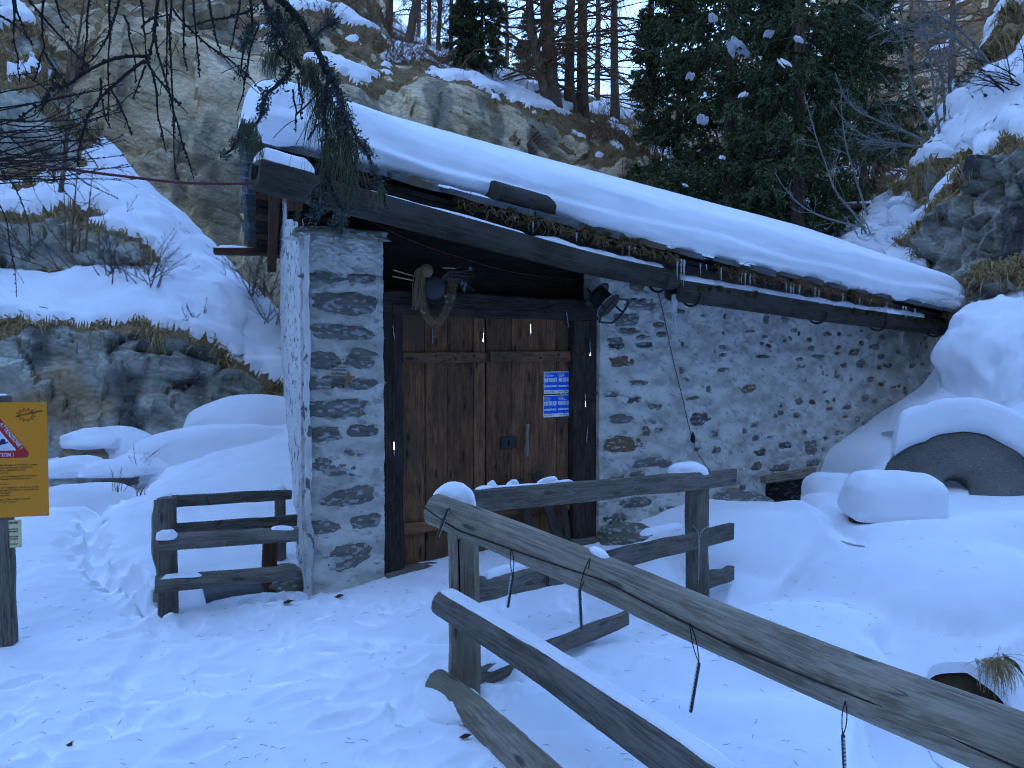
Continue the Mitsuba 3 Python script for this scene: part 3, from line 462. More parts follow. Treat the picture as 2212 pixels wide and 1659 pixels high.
# snowy slope and low rock on the left
left_cols = [
    col((-420, 1060, 7.6), (-420, 760, 8.2), (-420, 690, 8.7), (-420, 600, 9.5), (-420, 560, 9.7), (-420, 470, 9.9), (-420, 330, 11.0), (-420, 260, 11.3), (-420, 120, 12.6), (-420, -60, 14.2), (-420, 0, 16)),
    col((-120, 1040, 8.4), (-120, 760, 8.9), (-120, 690, 9.3), (-120, 610, 10.1), (-120, 590, 10.3), (-120, 470, 10.5), (-120, 345, 11.6), (-120, 250, 11.9), (-120, 110, 13.0), (-120, -40, 14.6), (-120, 20, 16.2)),
    col((60, 1020, 8.9), (60, 720, 9.4), (60, 680, 9.8), (60, 615, 10.5), (60, 590, 10.7), (60, 490, 10.9), (60, 375, 11.7), (60, 270, 12.0), (60, 130, 12.9), (60, 40, 13.8), (60, 90, 15.4)),
    col((180, 1000, 9.2), (180, 715, 9.6), (180, 680, 9.9), (180, 610, 10.6), (180, 595, 10.75), (180, 505, 10.9), (180, 400, 11.7), (180, 345, 12.1), (180, 300, 12.6), (180, 275, 13), (180, 330, 14.6)),
    col((310, 985, 9.4), (310, 720, 9.7), (310, 685, 10.0), (310, 620, 10.6), (310, 600, 10.75), (310, 520, 10.9), (310, 470, 11.4), (310, 440, 11.8), (310, 425, 12.1), (310, 415, 12.5), (310, 480, 14)),
    col((420, 975, 9.6), (420, 745, 9.9), (420, 710, 10.2), (420, 660, 10.7), (420, 630, 10.9), (420, 590, 11.2), (420, 560, 11.5), (420, 540, 11.8), (420, 522, 12.0), (420, 515, 12.4), (420, 570, 13.6)),
    col((500, 950, 9.9), (500, 800, 10.1), (500, 760, 10.3), (500, 710, 10.7), (500, 680, 10.95), (500, 650, 11.2), (500, 630, 11.5), (500, 610, 11.8), (500, 597, 12.0), (500, 590, 12.3), (500, 640, 13.4)),
    col((560, 910, 10.1), (560, 850, 10.2), (560, 810, 10.4), (560, 765, 10.8), (560, 735, 11.0), (560, 705, 11.3), (560, 685, 11.5), (560, 665, 11.8), (560, 652, 12.0), (560, 645, 12.3), (560, 690, 13.3)),
    col((620, 880, 10.2), (620, 850, 10.4), (620, 820, 10.6), (620, 790, 11.0), (620, 765, 11.2), (620, 740, 11.5), (620, 725, 11.7), (620, 712, 11.9), (620, 702, 12.1), (620, 695, 12.4), (620, 740, 13.3)),
    col((720, 880, 10.4), (720, 870, 10.6), (720, 850, 10.8), (720, 820, 11.2), (720, 800, 11.4), (720, 780, 11.7), (720, 765, 11.9), (720, 752, 12.1), (720, 742, 12.3), (720, 735, 12.6), (720, 780, 13.3))]
sheet('hillside', left_cols, .06, .17, 'rock_left', .57, thick=.13, seed=14, facet=1.1, patchy=1.0, turf=.34, lump=.2, label='snowy slope with dry grass above a low dark rock face, left of the mill', wob=.25, stretch=(.8, .8, 1.8),
      bias=[B(280, 850, 9.5, (2.2, 1.0, .75), -.6), B(40, 330, 12.2, (.7, 1.0, .45), -.5), B(250, 540, 10.9, (1.2, .6, .3), -.35), B(60, 560, 10.7, (.8, .6, .3), -.3), B(500, 690, 11.2, (1.3, 1.4, .9), .55), B(400, 560, 11.3, (.7, 1.0, .6), .45), B(570, 760, 11, (.7, 1, .5), .4), B(300, 450, 11.8, (1.2, .8, .4), .25), B(180, 640, 10.3, (2.6, .5, .25), .2)])
# bank and rock on the right
right_cols = [
    col((1800, 640, 14.4), (1800, 560, 14.6), (1800, 530, 14.9), (1800, 515, 15.2), (1800, 505, 15.5), (1800, 500, 16), (1800, 496, 16.5), (1800, 494, 17), (1800, 540, 18)),
    col((1880, 660, 12.6), (1880, 560, 13.0), (1880, 530, 13.4), (1880, 500, 13.8), (1880, 480, 14.2), (1880, 466, 14.6), (1880, 458, 15), (1880, 452, 15.5), (1880, 510, 17)),
    col((1960, 680, 11.4), (1960, 585, 11.8), (1960, 550, 12.2), (1960, 505, 12.5), (1960, 470, 12.9), (1960, 440, 13.2), (1960, 415, 13.6), (1960, 400, 14), (1960, 460, 15.6)),
    col((2030, 720, 10.4), (2030, 600, 10.9), (2030, 560, 11.1), (2030, 430, 11.4), (2030, 350, 11.7), (2030, 318, 12.1), (2030, 300, 12.5), (2030, 285, 12.9), (2030, 340, 14.4)),
    col((2090, 760, 10.0), (2090, 610, 10.3), (2090, 560, 10.5), (2090, 420, 10.8), (2090, 340, 11.0), (2090, 290, 11.5), (2090, 230, 12.0), (2090, 190, 12.5), (2090, 240, 14)),
    col((2150, 780, 9.7), (2150, 600, 10.0), (2150, 540, 10.2), (2150, 400, 10.4), (2150, 300, 10.7), (2150, 240, 11.2), (2150, 150, 11.7), (2150, 70, 12.3), (2150, 130, 14)),
    col((2230, 800, 9.3), (2230, 580, 9.6), (2230, 500, 9.8), (2230, 360, 10), (2230, 270, 10.3), (2230, 180, 10.8), (2230, 60, 11.3), (2230, -40, 12), (2230, 20, 14)),
    col((2420, 820, 8.6), (2420, 560, 8.9), (2420, 460, 9.1), (2420, 300, 9.4), (2420, 200, 9.7), (2420, 100, 10.2), (2420, -60, 10.8), (2420, -200, 11.6), (2420, -100, 14))]
sheet('rock_bank', right_cols, .055, .21, 'rock_right', .36, thick=.14, seed=33, facet=1.9, patchy=.42, turf=.30, label='dark broken rock with grass tufts and snow at the right end of the mill', wob=.3, stretch=(1.1, 1.1, 1.3),
      bias=[B(2140, 450, 10.3, (1.1, 1.0, .9), -.5), B(1900, 490, 13.8, (.9, 1, .5), .25), B(2120, 230, 11.4, (1.0, 1.2, .7), .35), B(2010, 420, 12, (.6, 1, .9), .30), B(2010, 520, 11.4, (.5, .6, .35), .15)])
# steep snow drift that meets the eave
drift_cols = [
    col((1905, 945, 9.3), (1925, 905, 9.6), (1950, 872, 9.8), (1985, 850, 10.0), (2015, 838, 10.2), (2040, 830, 10.4)),
    col((2000, 940, 8.5), (2010, 890, 8.8), (2025, 850, 9.1), (2035, 790, 9.2), (2060, 735, 9.6), (2085, 700, 10.2)),
    col((2080, 945, 8.2), (2085, 895, 8.6), (2090, 835, 9.0), (2095, 770, 9.3), (2100, 690, 9.8), (2105, 640, 10.3)),
    col((2150, 950, 8.0), (2155, 890, 8.5), (2160, 820, 8.9), (2165, 740, 9.3), (2170, 650, 9.8), (2175, 610, 10.3)),
    col((2240, 950, 7.8), (2240, 880, 8.3), (2240, 800, 8.7), (2240, 720, 9.1), (2240, 620, 9.6), (2240, 570, 10.2)),
    col((2420, 950, 7.4), (2420, 860, 7.9), (2420, 780, 8.3), (2420, 690, 8.7), (2420, 590, 9.3), (2420, 520, 10))]
sheet('snow_drift', drift_cols, .05, .05, 'snow', -2.0, thick=.06, seed=41, facet=.7, patchy=.1, label='steep snow drift piled against the right end of the eave', wob=.35, lump=.05)
tufts('cliff', 1300, .45, 5, 'cliff', 20, .016); tufts('hillside', 900, .30, 6, 'hillside', 28, .008); tufts('rock_bank', 620, .34, 8, 'rock_bank', 30, .008)
# the dark wooded mountainside behind the photographer that closes the gorge and keeps the sun out
az = np.radians(np.linspace(158, 384, 90)); rows_ = [(26, -.5), (33, 7), (46, 25), (68, 54), (100, 90)]
mv = np.stack([np.stack([np.cos(az) * r, np.sin(az) * r, np.full(90, z)], -1) * (1 + .10 * (fb(np.stack([np.cos(az) * 4, np.sin(az) * 4, az * 0 + r], -1), 3, 8) - .5))[:, None] for r, z in rows_])
tex('mountain', lambda p, n, uv: mix((.030, .034, .026), (.42, .43, .46), smoothstep(.56, .68, fbm(p.x * .25, p.y * .25, p.z * .3, octaves=4)) * .55), rough=.9)
put('mountainside', (mv.reshape(-1, 3), grid_faces(5, 90)), 'mountain', kind='structure', label='dark wooded mountainside across the gorge')
# ---------------------------------------------------------------- the mill
mill = thing('stone_mill', 'low stone mill with white plastered rubble walls, plank door and snow-laden roof', 'mill')
def z_eave(s): return np.interp(s, [-.6, -.35, 1.5, 3.3, 6, 8.9, 9.4], [3.07, 3.055, 2.85, 2.66, 2.46, 2.25, 2.21])
def z_ridge(s): return np.interp(s, [-.6, 8.9, 9.4], [4.20, 3.62, 3.58])
TR = 3.0                                    # ridge, metres back from the wall
def roof_pt(s, d, h=0.0):
    """A point of the roof's upper face: s along the eave, d metres back from the eave edge, h above it."""
    s, d = np.broadcast_arrays(np.asarray(s, float), np.asarray(d, float)); full = TR + .55
    t = d / full; k = np.minimum(t, 1); e = C0 + WN * .5; r = C0 + GD * TR
    p = e * (1 - k)[..., None] + r * k[..., None] + WD * s[..., None]
    z = z_eave(s) * (1 - k) + z_ridge(s) * k
    back = np.maximum(t - 1, 0) * full
    p = p + GD * back[..., None]; z = z - back * .30
    p = p.copy(); p[..., 2] = z + h
    return p
def z_under(s, o): return float(roof_pt(s, (0.5 - o) * 1.02, -.13)[2])
# stones in the walls: (s, z, half width, half height, seed)
stones = []
r_ = np.random.default_rng(4)
zrow = .05
for k, h in enumerate((.13, .075, .10, .13, .07, .085, .06, .10, .075, .11, .055, .12, .08, .12)):   # broad flat stones of the pier
    zc = zrow + h; zrow += 2 * h + r_.uniform(.0, .04)
    if zrow > 2.62: break
    a = r_.uniform(.21, .30)
    if k % 3 == 1: stones += [(.16, zc, .14, h * .8, k), (.47, zc + .01, .15, h * .75, k + 50)]
    else: stones.append((.06 + a if k % 2 else .60 - a, zc, a, h * .85, k))
for px, py, w, h in ((1385, 655, 90, 28), (1352, 690, 55, 30), (1345, 783, 62, 32), (1360, 715, 45, 14), (1330, 735, 40, 16), (1390, 728, 30, 12), (1330, 748, 40, 14), (1395, 745, 40, 12), (1320, 852, 50, 16), (1345, 905, 60, 22), (1370, 865, 40, 14), (1352, 958, 85, 34), (1330, 1040, 60, 24), (1400, 1000, 70, 22), (1380, 1085, 80, 26), (1330, 1120, 60, 30), (1440, 1110, 60, 40),
                     (1513, 907, 44, 38), (1495, 860, 30, 12), (1395, 930, 26, 22), (1410, 912, 26, 12), (1424, 928, 22, 18), (1440, 1003, 30, 14), (1380, 827, 44, 14), (1430, 722, 26, 12), (1450, 945, 20, 12), (1547, 937, 16, 18), (1550, 972, 22, 18), (1645, 977, 28, 18), (1635, 945, 16, 14), (1757, 965, 34, 40), (1690, 1012, 60, 20), (1760, 1000, 40, 14), (1640, 1008, 26, 20), (1700, 962, 34, 18), (1728, 868, 22, 16),
                     (1655, 690, 14, 18), (1570, 800, 40, 14), (1620, 840, 40, 24), (1648, 770, 30, 8), (1620, 715, 26, 8), (1770, 690, 20, 14), (1808, 810, 14, 20), (1860, 785, 24, 16), (1845, 760, 22, 14), (1822, 790, 20, 12), (1880, 820, 22, 12), (1870, 860, 20, 16), (1830, 880, 24, 10), (1855, 905, 16, 14), (1815, 935, 26, 12), (1840, 960, 20, 16), (1905, 770, 18, 14), (1905, 830, 16, 10), (1920, 790, 20, 14), (1890, 750, 22, 12), (1770, 770, 30, 10), (1730, 790, 26, 14)):
    s, z = zs(px, py); s2 = s_of(px + w / 2) - s_of(px - w / 2); d = W(s, 0, 0)[1]; stones.append((s, z, s2 / 2, h / F * d / 2, int(px * 7 + py)))
tries = 0
while len(stones) < 232 and tries < 9000:
    tries += 1; s = 2.95 + 6.1 * r_.random() ** .85; z = r_.uniform(-.1, z_under(s, 0) - .1); g = 1.0 if s < 3.7 else .72
    a, b = r_.uniform(.035, .115) * g * (1.5 if s < 3.6 else 1), r_.uniform(.025, .05) * g
    if 5.2 < s < 6.3 and z < .42: continue
    if all(abs(s - q[0]) > (a + q[2]) * 1.0 or abs(z - q[1]) > (b + q[3]) * 1.05 for q in stones): stones.append((s, z, a, b, tries + 900))
def stone_outline(q, th):
    s, z, a, b, sd = q; p = 3.2
    p = 2.0 + (sd % 7) * .25; e = 1 + .62 * (fb(np.stack([np.cos(th) * 1.7 + sd * 1.7, np.sin(th) * 1.7, th * 0], -1), 4, sd % 50) - .5) * 2
    return np.sign(np.cos(th)) * np.abs(np.cos(th)) ** (2 / p) * a * e, np.sign(np.sin(th)) * np.abs(np.sin(th)) ** (2 / p) * b * e
# plaster, a modelled sheet that laps raggedly over the stones
DS0, DS1, OP = .63, 2.87, (5.36, 6.16, .27)
def plaster_sheet(s0, s1, z0, ztop, step=.015):
    ns, nz = int((s1 - s0) / step) + 1, 205
    s = np.linspace(s0, s1, ns); v = np.linspace(0, 1, nz); zt = np.array([ztop(x) for x in s])
    S = np.repeat(s[:, None], nz, 1); Z = z0 + v[None] * (zt - z0)[:, None]
    q = np.stack([S, Z, S * 0], -1)
    o = .030 * (fb(q * 2.2, 3, 1) - .5) + .030 * (fb(q * [8, 12, 1], 3, 2) - .5) + .012 * (fb(q * [26, 34, 1], 2, 3) - .5)
    for t in stones:
        m = (np.abs(S - t[0]) < t[2] * 1.7 + .03) & (np.abs(Z - t[1]) < t[3] * 1.7 + .03)
        if not m.any(): continue
        ds, dz = (S[m] - t[0]) / t[2], (Z[m] - t[1]) / t[3]; d = (np.abs(ds) ** 3.2 + np.abs(dz) ** 3.2) ** (1 / 3.2)
        k = (.12 if t[0] > 3.6 else .35) + .72 * ((t[4] * 37 % 100) / 100); o[m] += -.026 * k * sstep(1.15, .55, d) + .036 * sstep(1.45, .8, d) * (fb(q[m] * [24, 40, 1], 3, t[4] % 40) - .5)
    return S, Z, o, grid_faces(ns, nz)
def soft_zt(s): return z_under(s, 0) + .03
for (s0, s1, zt) in ((0.0, DS0 + .01, lambda s: 2.62 + .02 * math.sin(s * 9)), (DS1 - .01, 9.3, soft_zt)):
    S, Z, o, f = plaster_sheet(s0, s1, -.7, zt)
    if s0 == 0.0: o = o - .055 * np.exp(-S / .04) + .05 * sstep(.5, -.3, Z) * sstep(.63, .0, S)
    V = W(0, 0, 0) + WD * S[..., None] + WN * o[..., None] + UP * Z[..., None]
    hole = ((S > OP[0] + .03 * (no(np.stack([S * 9, Z * 9, S * 0], -1)) - .5)) & (S < OP[1]) & (Z < OP[2] + .04)).reshape(-1)
    if s0 == 0.0: wall = put('pier', (V.reshape(-1, 3), f), 'plaster', mill, label='plastered corner pier of broad flat stones left of the door')
    else: wall2 = put('wall', (V.reshape(-1, 3), f[~hole[f].all(1)]), 'plaster', mill, label='white plastered rubble wall right of the door')
    # body of the wall behind the plaster
    core = [W(s0 + .004, -.045, -.7), W(s1 - .004, -.045, -.7), W(s1 - .004, -.5, -.7), W(s0 + .004, -.5, -.7)]
    top = [zt(s0), zt(s1), zt(s1), zt(s0)] if s0 == 0 else None
    if s0 == 0.0:
        v = np.array(core + [p + UP * (z + .7 - .01) for p, z in zip(core, top)])
        put('core', (v, np.array([[0, 1, 5], [0, 5, 4], [1, 2, 6], [1, 6, 5], [4, 5, 6], [4, 6, 7]])), 'plaster', wall, smooth=False)
    else:
        v = np.array([W(s0 + .004, -.045, -.7), W(s0 + .004, -.6, -.7), W(s0 + .004, -.6, zt(s0)), W(s0 + .004, -.045, zt(s0))]); v[[0, 3]] += WN * .045
        put('reveal', (v, np.array([[0, 1, 2], [0, 2, 3]])), 'plaster', wall2, smooth=False)
th = np.linspace(0, 2 * np.pi, 15)[:-1]
for q in stones:
    x, y = stone_outline(q, th); s, z, a, b, sd = q; rr = np.random.default_rng(sd); base = rr.uniform(-.010, .004)
    rings = [(0.35, base + .004), (.82, base + .002), (1.06, base - .022)]
    v = [W(s, base + .005, z)] + [W(s + x[i] * k, o + rr.normal(0, .003), z + y[i] * k) for k, o in rings for i in range(14)]
    i = np.arange(14); j = (i + 1) % 14
    f = np.vstack([np.stack([i * 0, i + 1, j + 1], 1)] + [np.vstack([np.stack([i + 1 + k * 14, i + 15 + k * 14, j + 15 + k * 14], 1), np.stack([i + 1 + k * 14, j + 15 + k * 14, j + 1 + k * 14], 1)]) for k in (0, 1)])
    kind = 'stone_grey' if s < .7 else rr.choice(['stone_grey', 'stone_green', 'stone_rust', 'stone_dark'], p=[.42, .22, .14, .22])
    put('stone', (np.array(v), f), str(kind), wall if s < .7 else wall2)
# side wall, rough-cast, going back on the left
nt, nz = 130, 150
t = np.concatenate([np.linspace(-.06, 1.2, 80), np.linspace(1.25, 5.9, 50)]); vz = np.linspace(0, 1, nz)
def side_top(t): return float(roof_pt(0, t + .5, -.16)[2]) if t > .32 else 2.62 + max(0, t - .05) * (float(roof_pt(0, .82, -.16)[2]) - 2.62) / .27
SN = np.array([-.950, -.313, 0]); zt = np.array([side_top(max(x, 0)) for x in t]); T2 = np.repeat(t[:, None], nz, 1); Z2 = -.7 + vz[None] * (zt + .7)[:, None]
q = np.stack([T2, Z2, T2 * 0], -1); o = .035 * (fb(q * [3, 3, 1], 3, 7) - .5) + .022 * (fb(q * [22, 12, 1], 3, 8) - .5) - .05 * np.exp(-np.maximum(T2 + .03, 0) / .04) + .03 * sstep(.4, -.4, Z2)
put('side_wall', ((C0 + GD * T2[..., None] + SN * o[..., None] + UP * Z2[..., None]).reshape(-1, 3), grid_faces(nt, nz)), 'roughcast', mill, label='rough-cast side wall speckled with dark grit')
cap = snow_blob(W(.31, .0, 2.60), .36, .16, .05, math.atan2(WD[1], WD[0]), 4, 3, n=(8, 30), lump=.12)
put('cap_stone', (cap[0], cap[1]), 'stone_green', wall)
# boulder and footing stones
put('footing_stone', icosphere(W(8.1, .45, .52), .42, 3, (1.25, .8, .8), .22, 5), 'stone_dark', mill)
put('footing_stone', icosphere(W(4.75, .10, .05), .36, 3, (1.1, .6, .62), .16, 9), 'stone_grey', mill)
put('footing_stone', icosphere(W(3.05, .16, -.02), .20, 3, (1.3, .8, .75), .2, 11), 'stone_green', mill)
put('footing_stone', icosphere(C0 + GD * .25 + SN * .17 + UP * -.02, .20, 3, (.9, 1.1, .75), .2, 15), 'stone_green', mill)
# mill-race opening
rs0, rs1 = OP[0] - .02, OP[1] + .03
put('race_lintel', plank(W(rs0 - .06, .01, OP[2] + .045), W(rs1 + .04, .01, OP[2] + .050), .14, .095, seed=3, n=14, warp=.006), 'wood_grey', mill, label='wooden lintel over the mill-race opening')
bx_ = [W(s, o, z) for o in (.0, -1.2) for s, z in ((rs0, -.6), (rs1, -.6), (rs1, OP[2] + .1), (rs0, OP[2] + .06))]
put('race_opening', (np.array(bx_), np.array([[0, 1, 5], [0, 5, 4], [1, 2, 6], [1, 6, 5], [2, 3, 7], [2, 7, 6], [3, 0, 4], [3, 4, 7], [4, 5, 6], [4, 6, 7]])), 'stone_dark', mill, smooth=False)
# door frame, lintel, doors
fr = put('door_frame', plank(W((DS0 + .825) / 2, -.11, -.08), W((DS0 + .825) / 2, -.11, 2.035), .16, .195, up=WD, seed=1, n=30, bevel=.012), 'wood_dark', mill)
s_r0, s_r1 = 2.585, 2.868
put('post', plank(W((s_r0 + s_r1) / 2, -.13, -.12), W((s_r0 + s_r1) / 2, -.13, 2.03), .18, s_r1 - s_r0, up=WD, seed=2, n=30, bevel=.012), 'wood_dark', fr)
put('lintel', plank(W(DS0 - .015, -.12, 2.125), W(DS1 + .03, -.12, 2.135), .20, .20, seed=3, n=30, bevel=.015, warp=.007), 'wood_dark', mill)
put('threshold', plank(W(DS0 + .02, -.08, -.055), W(DS1, -.08, -.04), .22, .09, seed=4, n=20, warp=.01), 'wood_rail', mill)
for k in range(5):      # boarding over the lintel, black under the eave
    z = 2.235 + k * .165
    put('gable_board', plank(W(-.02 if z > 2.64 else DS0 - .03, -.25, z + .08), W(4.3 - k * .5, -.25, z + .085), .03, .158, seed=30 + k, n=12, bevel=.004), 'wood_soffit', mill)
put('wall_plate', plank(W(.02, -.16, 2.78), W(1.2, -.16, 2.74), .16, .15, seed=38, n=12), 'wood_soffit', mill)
put('corner_board', plank(C0 + GD * .12 + SN * .02 + UP * 2.66, C0 + GD * .05 + WD * .35 + WN * .03 + UP * 2.66, .03, .16, seed=39), 'wood_red', mill)
seam = 1.66
lz = dict(top=2.05, b0=1.735, b1=1.645, c0=.345, c1=.255)
def leaf(s0, s1, px_edges, name, sd, dz):
    leaf_key = thing_part(name)
    E = [s0] + [float(s_of(x, -.10)) for x in px_edges] + [s1]
    for i in range(len(E) - 1):
        c, w = (E[i] + E[i + 1]) / 2, E[i + 1] - E[i] - .005
        put('plank', plank(W(c, -.135 + .004 * (i % 2), .01), W(c, -.135 + .004 * (i % 2), lz['top']), .035, w, up=WD, seed=sd + i, n=40, bevel=.004, warp=.002), 'wood_door', leaf_key)
    for a, b in ((lz['b0'], lz['b1']), (lz['c0'], lz['c1'])):
        put('ledge', plank(W(s0 + .02, -.100, (a + b) / 2 + dz), W(s1 - .012, -.100, (a + b) / 2 + dz + .004), .045, a - b, seed=sd + 20, n=20, bevel=.010, warp=.003), 'wood_door', leaf_key)
    for k in range(4):
        put('bolt_head', icosphere(W(s0 + (s1 - s0) * (.17 + .22 * k), -.078, lz['b1'] + .03 + .03 * (k % 2) + dz), .014, 1, (1, .6, 1)), 'iron', leaf_key)
    return leaf_key
def thing_part(name):
    key = unique(f'{mill}__{name}'); return key
d1 = leaf(.828, seam - .006, (920, 969, 1025), 'door_leaf', 100, 0); d2 = leaf(seam + .006, 2.582, (1107, 1167, 1205), 'door_leaf', 140, .012)
sA, zA = zs(1098, 956, -.11)
put('lock_plate', plank(W(sA - .085, -.108, zA), W(sA + .085, -.108, zA), .006, .105, seed=6, n=3, bevel=.002, warp=0), 'iron', d2, label='black iron lock plate')
put('keyhole', plank(W(sA, -.1045, zA - .026), W(sA, -.1045, zA + .022), .002, .016, up=WD, seed=6, n=3, bevel=.0005, warp=0), 'void', d2)
s_, z_ = zs(1135, 952, -.10); put('handle', plank(W(s_, -.085, z_ - .14), W(s_ + .01, -.085, z_ + .15), .04, .035, up=WD, seed=8, n=12, bevel=.01), 'wood_grey', d2)
s_, z_ = zs(1082, 958, -.10); put('ring_pull', tube([W(s_ + .012 * math.cos(a), -.10, z_ + .03 * math.sin(a)) for a in np.linspace(-1.7, 1.7, 9)], .006, 14), 'iron', d2)
# ---- roof
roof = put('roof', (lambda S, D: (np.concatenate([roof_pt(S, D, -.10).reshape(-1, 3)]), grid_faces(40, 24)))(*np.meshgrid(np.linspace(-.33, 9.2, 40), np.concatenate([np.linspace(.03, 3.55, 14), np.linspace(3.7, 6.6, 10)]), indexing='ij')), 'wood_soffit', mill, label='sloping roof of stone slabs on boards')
put('decking', (lambda S, D: (roof_pt(S, D, -.03).reshape(-1, 3), grid_faces(40, 24)))(*np.meshgrid(np.linspace(-.33, 9.2, 40), np.concatenate([np.linspace(.03, 3.55, 14), np.linspace(3.7, 6.6, 10)]), indexing='ij')), 'slate', roof)
ss = -.38
rr = np.random.default_rng(12)
def slab(p, a, b, t, sd):
    """One irregular roofing slab: centre p, half sizes along the eave a and up the slope b."""
    r = np.random.default_rng(sd); k = 10; th = np.linspace(0, 2 * np.pi, k, endpoint=False); e = 1 + r.normal(0, .07, k); sq = np.maximum(np.abs(np.cos(th)), np.abs(np.sin(th))) ** .8
    x, y = np.cos(th) / sq * a * e, np.sin(th) / sq * b * e; v = []
    for z in (-t / 2, t / 2): v += [p + WD * x[i] + np.array([0, 0, 1]) * (z + r.normal(0, .004) - .09 * x[i]) - WN * y[i] + UP * .32 * y[i] for i in range(k)]
    v += [p - UP * t / 2, p + UP * t / 2]; i = np.arange(k); j = (i + 1) % k
    return np.array(v), np.vstack([np.stack([i, j, j + k], 1), np.stack([i, j + k, i + k], 1), np.stack([j, i, i * 0 + 2 * k], 1), np.stack([i + k, j + k, i * 0 + 2 * k + 1], 1)])
while ss < 9.1:         # slabs along the eave
    w = rr.uniform(.16, .30); put('slab', slab(roof_pt(ss + w, .26 + rr.uniform(-.02, .03), -.005), w * 1.03, .33, rr.uniform(.035, .06), int(rr.integers(1e6))), 'slate', roof, smooth=False); ss += 2 * w
for dd in np.arange(.5, 3.3, .42):   # slabs along the left verge
    put('slab', slab(roof_pt(-.22, dd, .01), .20, .27, .05, int(rr.integers(1e6))), 'slate', roof, smooth=False)
for k, dd in enumerate(np.arange(3.75, 6.6, .185)):   # rear slope: lapped boards with slabs on their ends
    put('lapped_board', plank(roof_pt(-.32, dd, -.10), roof_pt(.9, dd, -.10), .20, .035, up=UP + GD * .25, seed=200 + k, n=6, bevel=.005), 'wood_red' if k % 3 == 0 else 'wood_soffit', roof)
    put('slab', slab(roof_pt(-.28 - .03 * rr.random(), dd, .02), .19, .15, .085, int(rr.integers(1e6))), 'slate', roof, smooth=False)
put('verge_beam', plank(roof_pt(-.12, 3.3, -.30), roof_pt(-.12, 6.5, -.30), .12, .16, seed=7), 'wood_red', roof)
# boards and purlins under the eave
def eave_line(d, h, s0, s1, k=9): return [roof_pt(s, d, h) for s in np.linspace(s0, s1, k)]
def poly_beam(pts, w, h, seed, bevel=.01, warp=.004):
    off = uv_off(); ms = [plank(pts[i], pts[i + 1] + (pts[i + 1] - pts[i]) * .004, w, h, seed=seed + i, n=6, bevel=bevel, warp=warp, off=off) for i in range(len(pts) - 1)]; return join(ms)
put('fascia_board', poly_beam(eave_line(.10, -.135, -.36, 9.15), .045, .15, 300), 'wood_dark', roof)
put('eave_purlin', poly_beam(eave_line(.30, -.26, -.30, 9.2), .12, .13, 320), 'wood_dark', roof)
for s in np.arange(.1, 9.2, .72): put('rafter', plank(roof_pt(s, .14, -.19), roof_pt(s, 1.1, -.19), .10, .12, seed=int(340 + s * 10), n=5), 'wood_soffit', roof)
s_ = -.2; put('barge_board', plank(roof_pt(-.30, .12, -.15), roof_pt(-.30, 1.6, -.15), .05, .16, seed=371, n=6), 'wood_dark', roof)
put('barge_board', plank(roof_pt(-.20, .30, -.33), roof_pt(-.16, 1.5, -.34), .10, .20, seed=372, n=6), 'wood_red', roof)
put('pale_board', plank(roof_pt(.10, .17, -.30), roof_pt(.85, .17, -.30), .03, .11, seed=373, n=6), 'wood_grey', roof)
# moss and litter along the eave edge
r_ = np.random.default_rng(31); m = []
for k in range(300):
    s = r_.uniform(.3, 9.1); w = fb(np.array([[s * 1.4, 0, 0]]), 3, 4)[0]
    if w < .43 and s < 8.4: continue
    m.append(icosphere(roof_pt(s, r_.uniform(-.06, .03), r_.uniform(-.10, .012)), r_.uniform(.012, .032), 1, (1.6, 1.1, .6), .5, k, 3))
put('moss', join(m), 'moss', roof, kind='stuff')
k = 1700; s = r_.uniform(.3, 9.15, k); s = s[(fb(np.stack([s * 1.4, s * 0, s * 0], -1), 3, 4) > .42) | (s > 8.6)]; k = len(s)
P = wander(r_, roof_pt(s, r_.uniform(-.07, .0, k), r_.uniform(-.05, .0, k)), nrm(np.array([.3, -.5, -.4]) + r_.normal(0, .5, (k, 3))), r_.uniform(.03, .13, k) * np.where(s > 8.5, 2.2, 1), 4, .5, (0, 0, -1.2))
put('litter', batch_tube(P, np.full(P.shape[:2], .0028), 3), 'twig_brown', roof, kind='stuff')
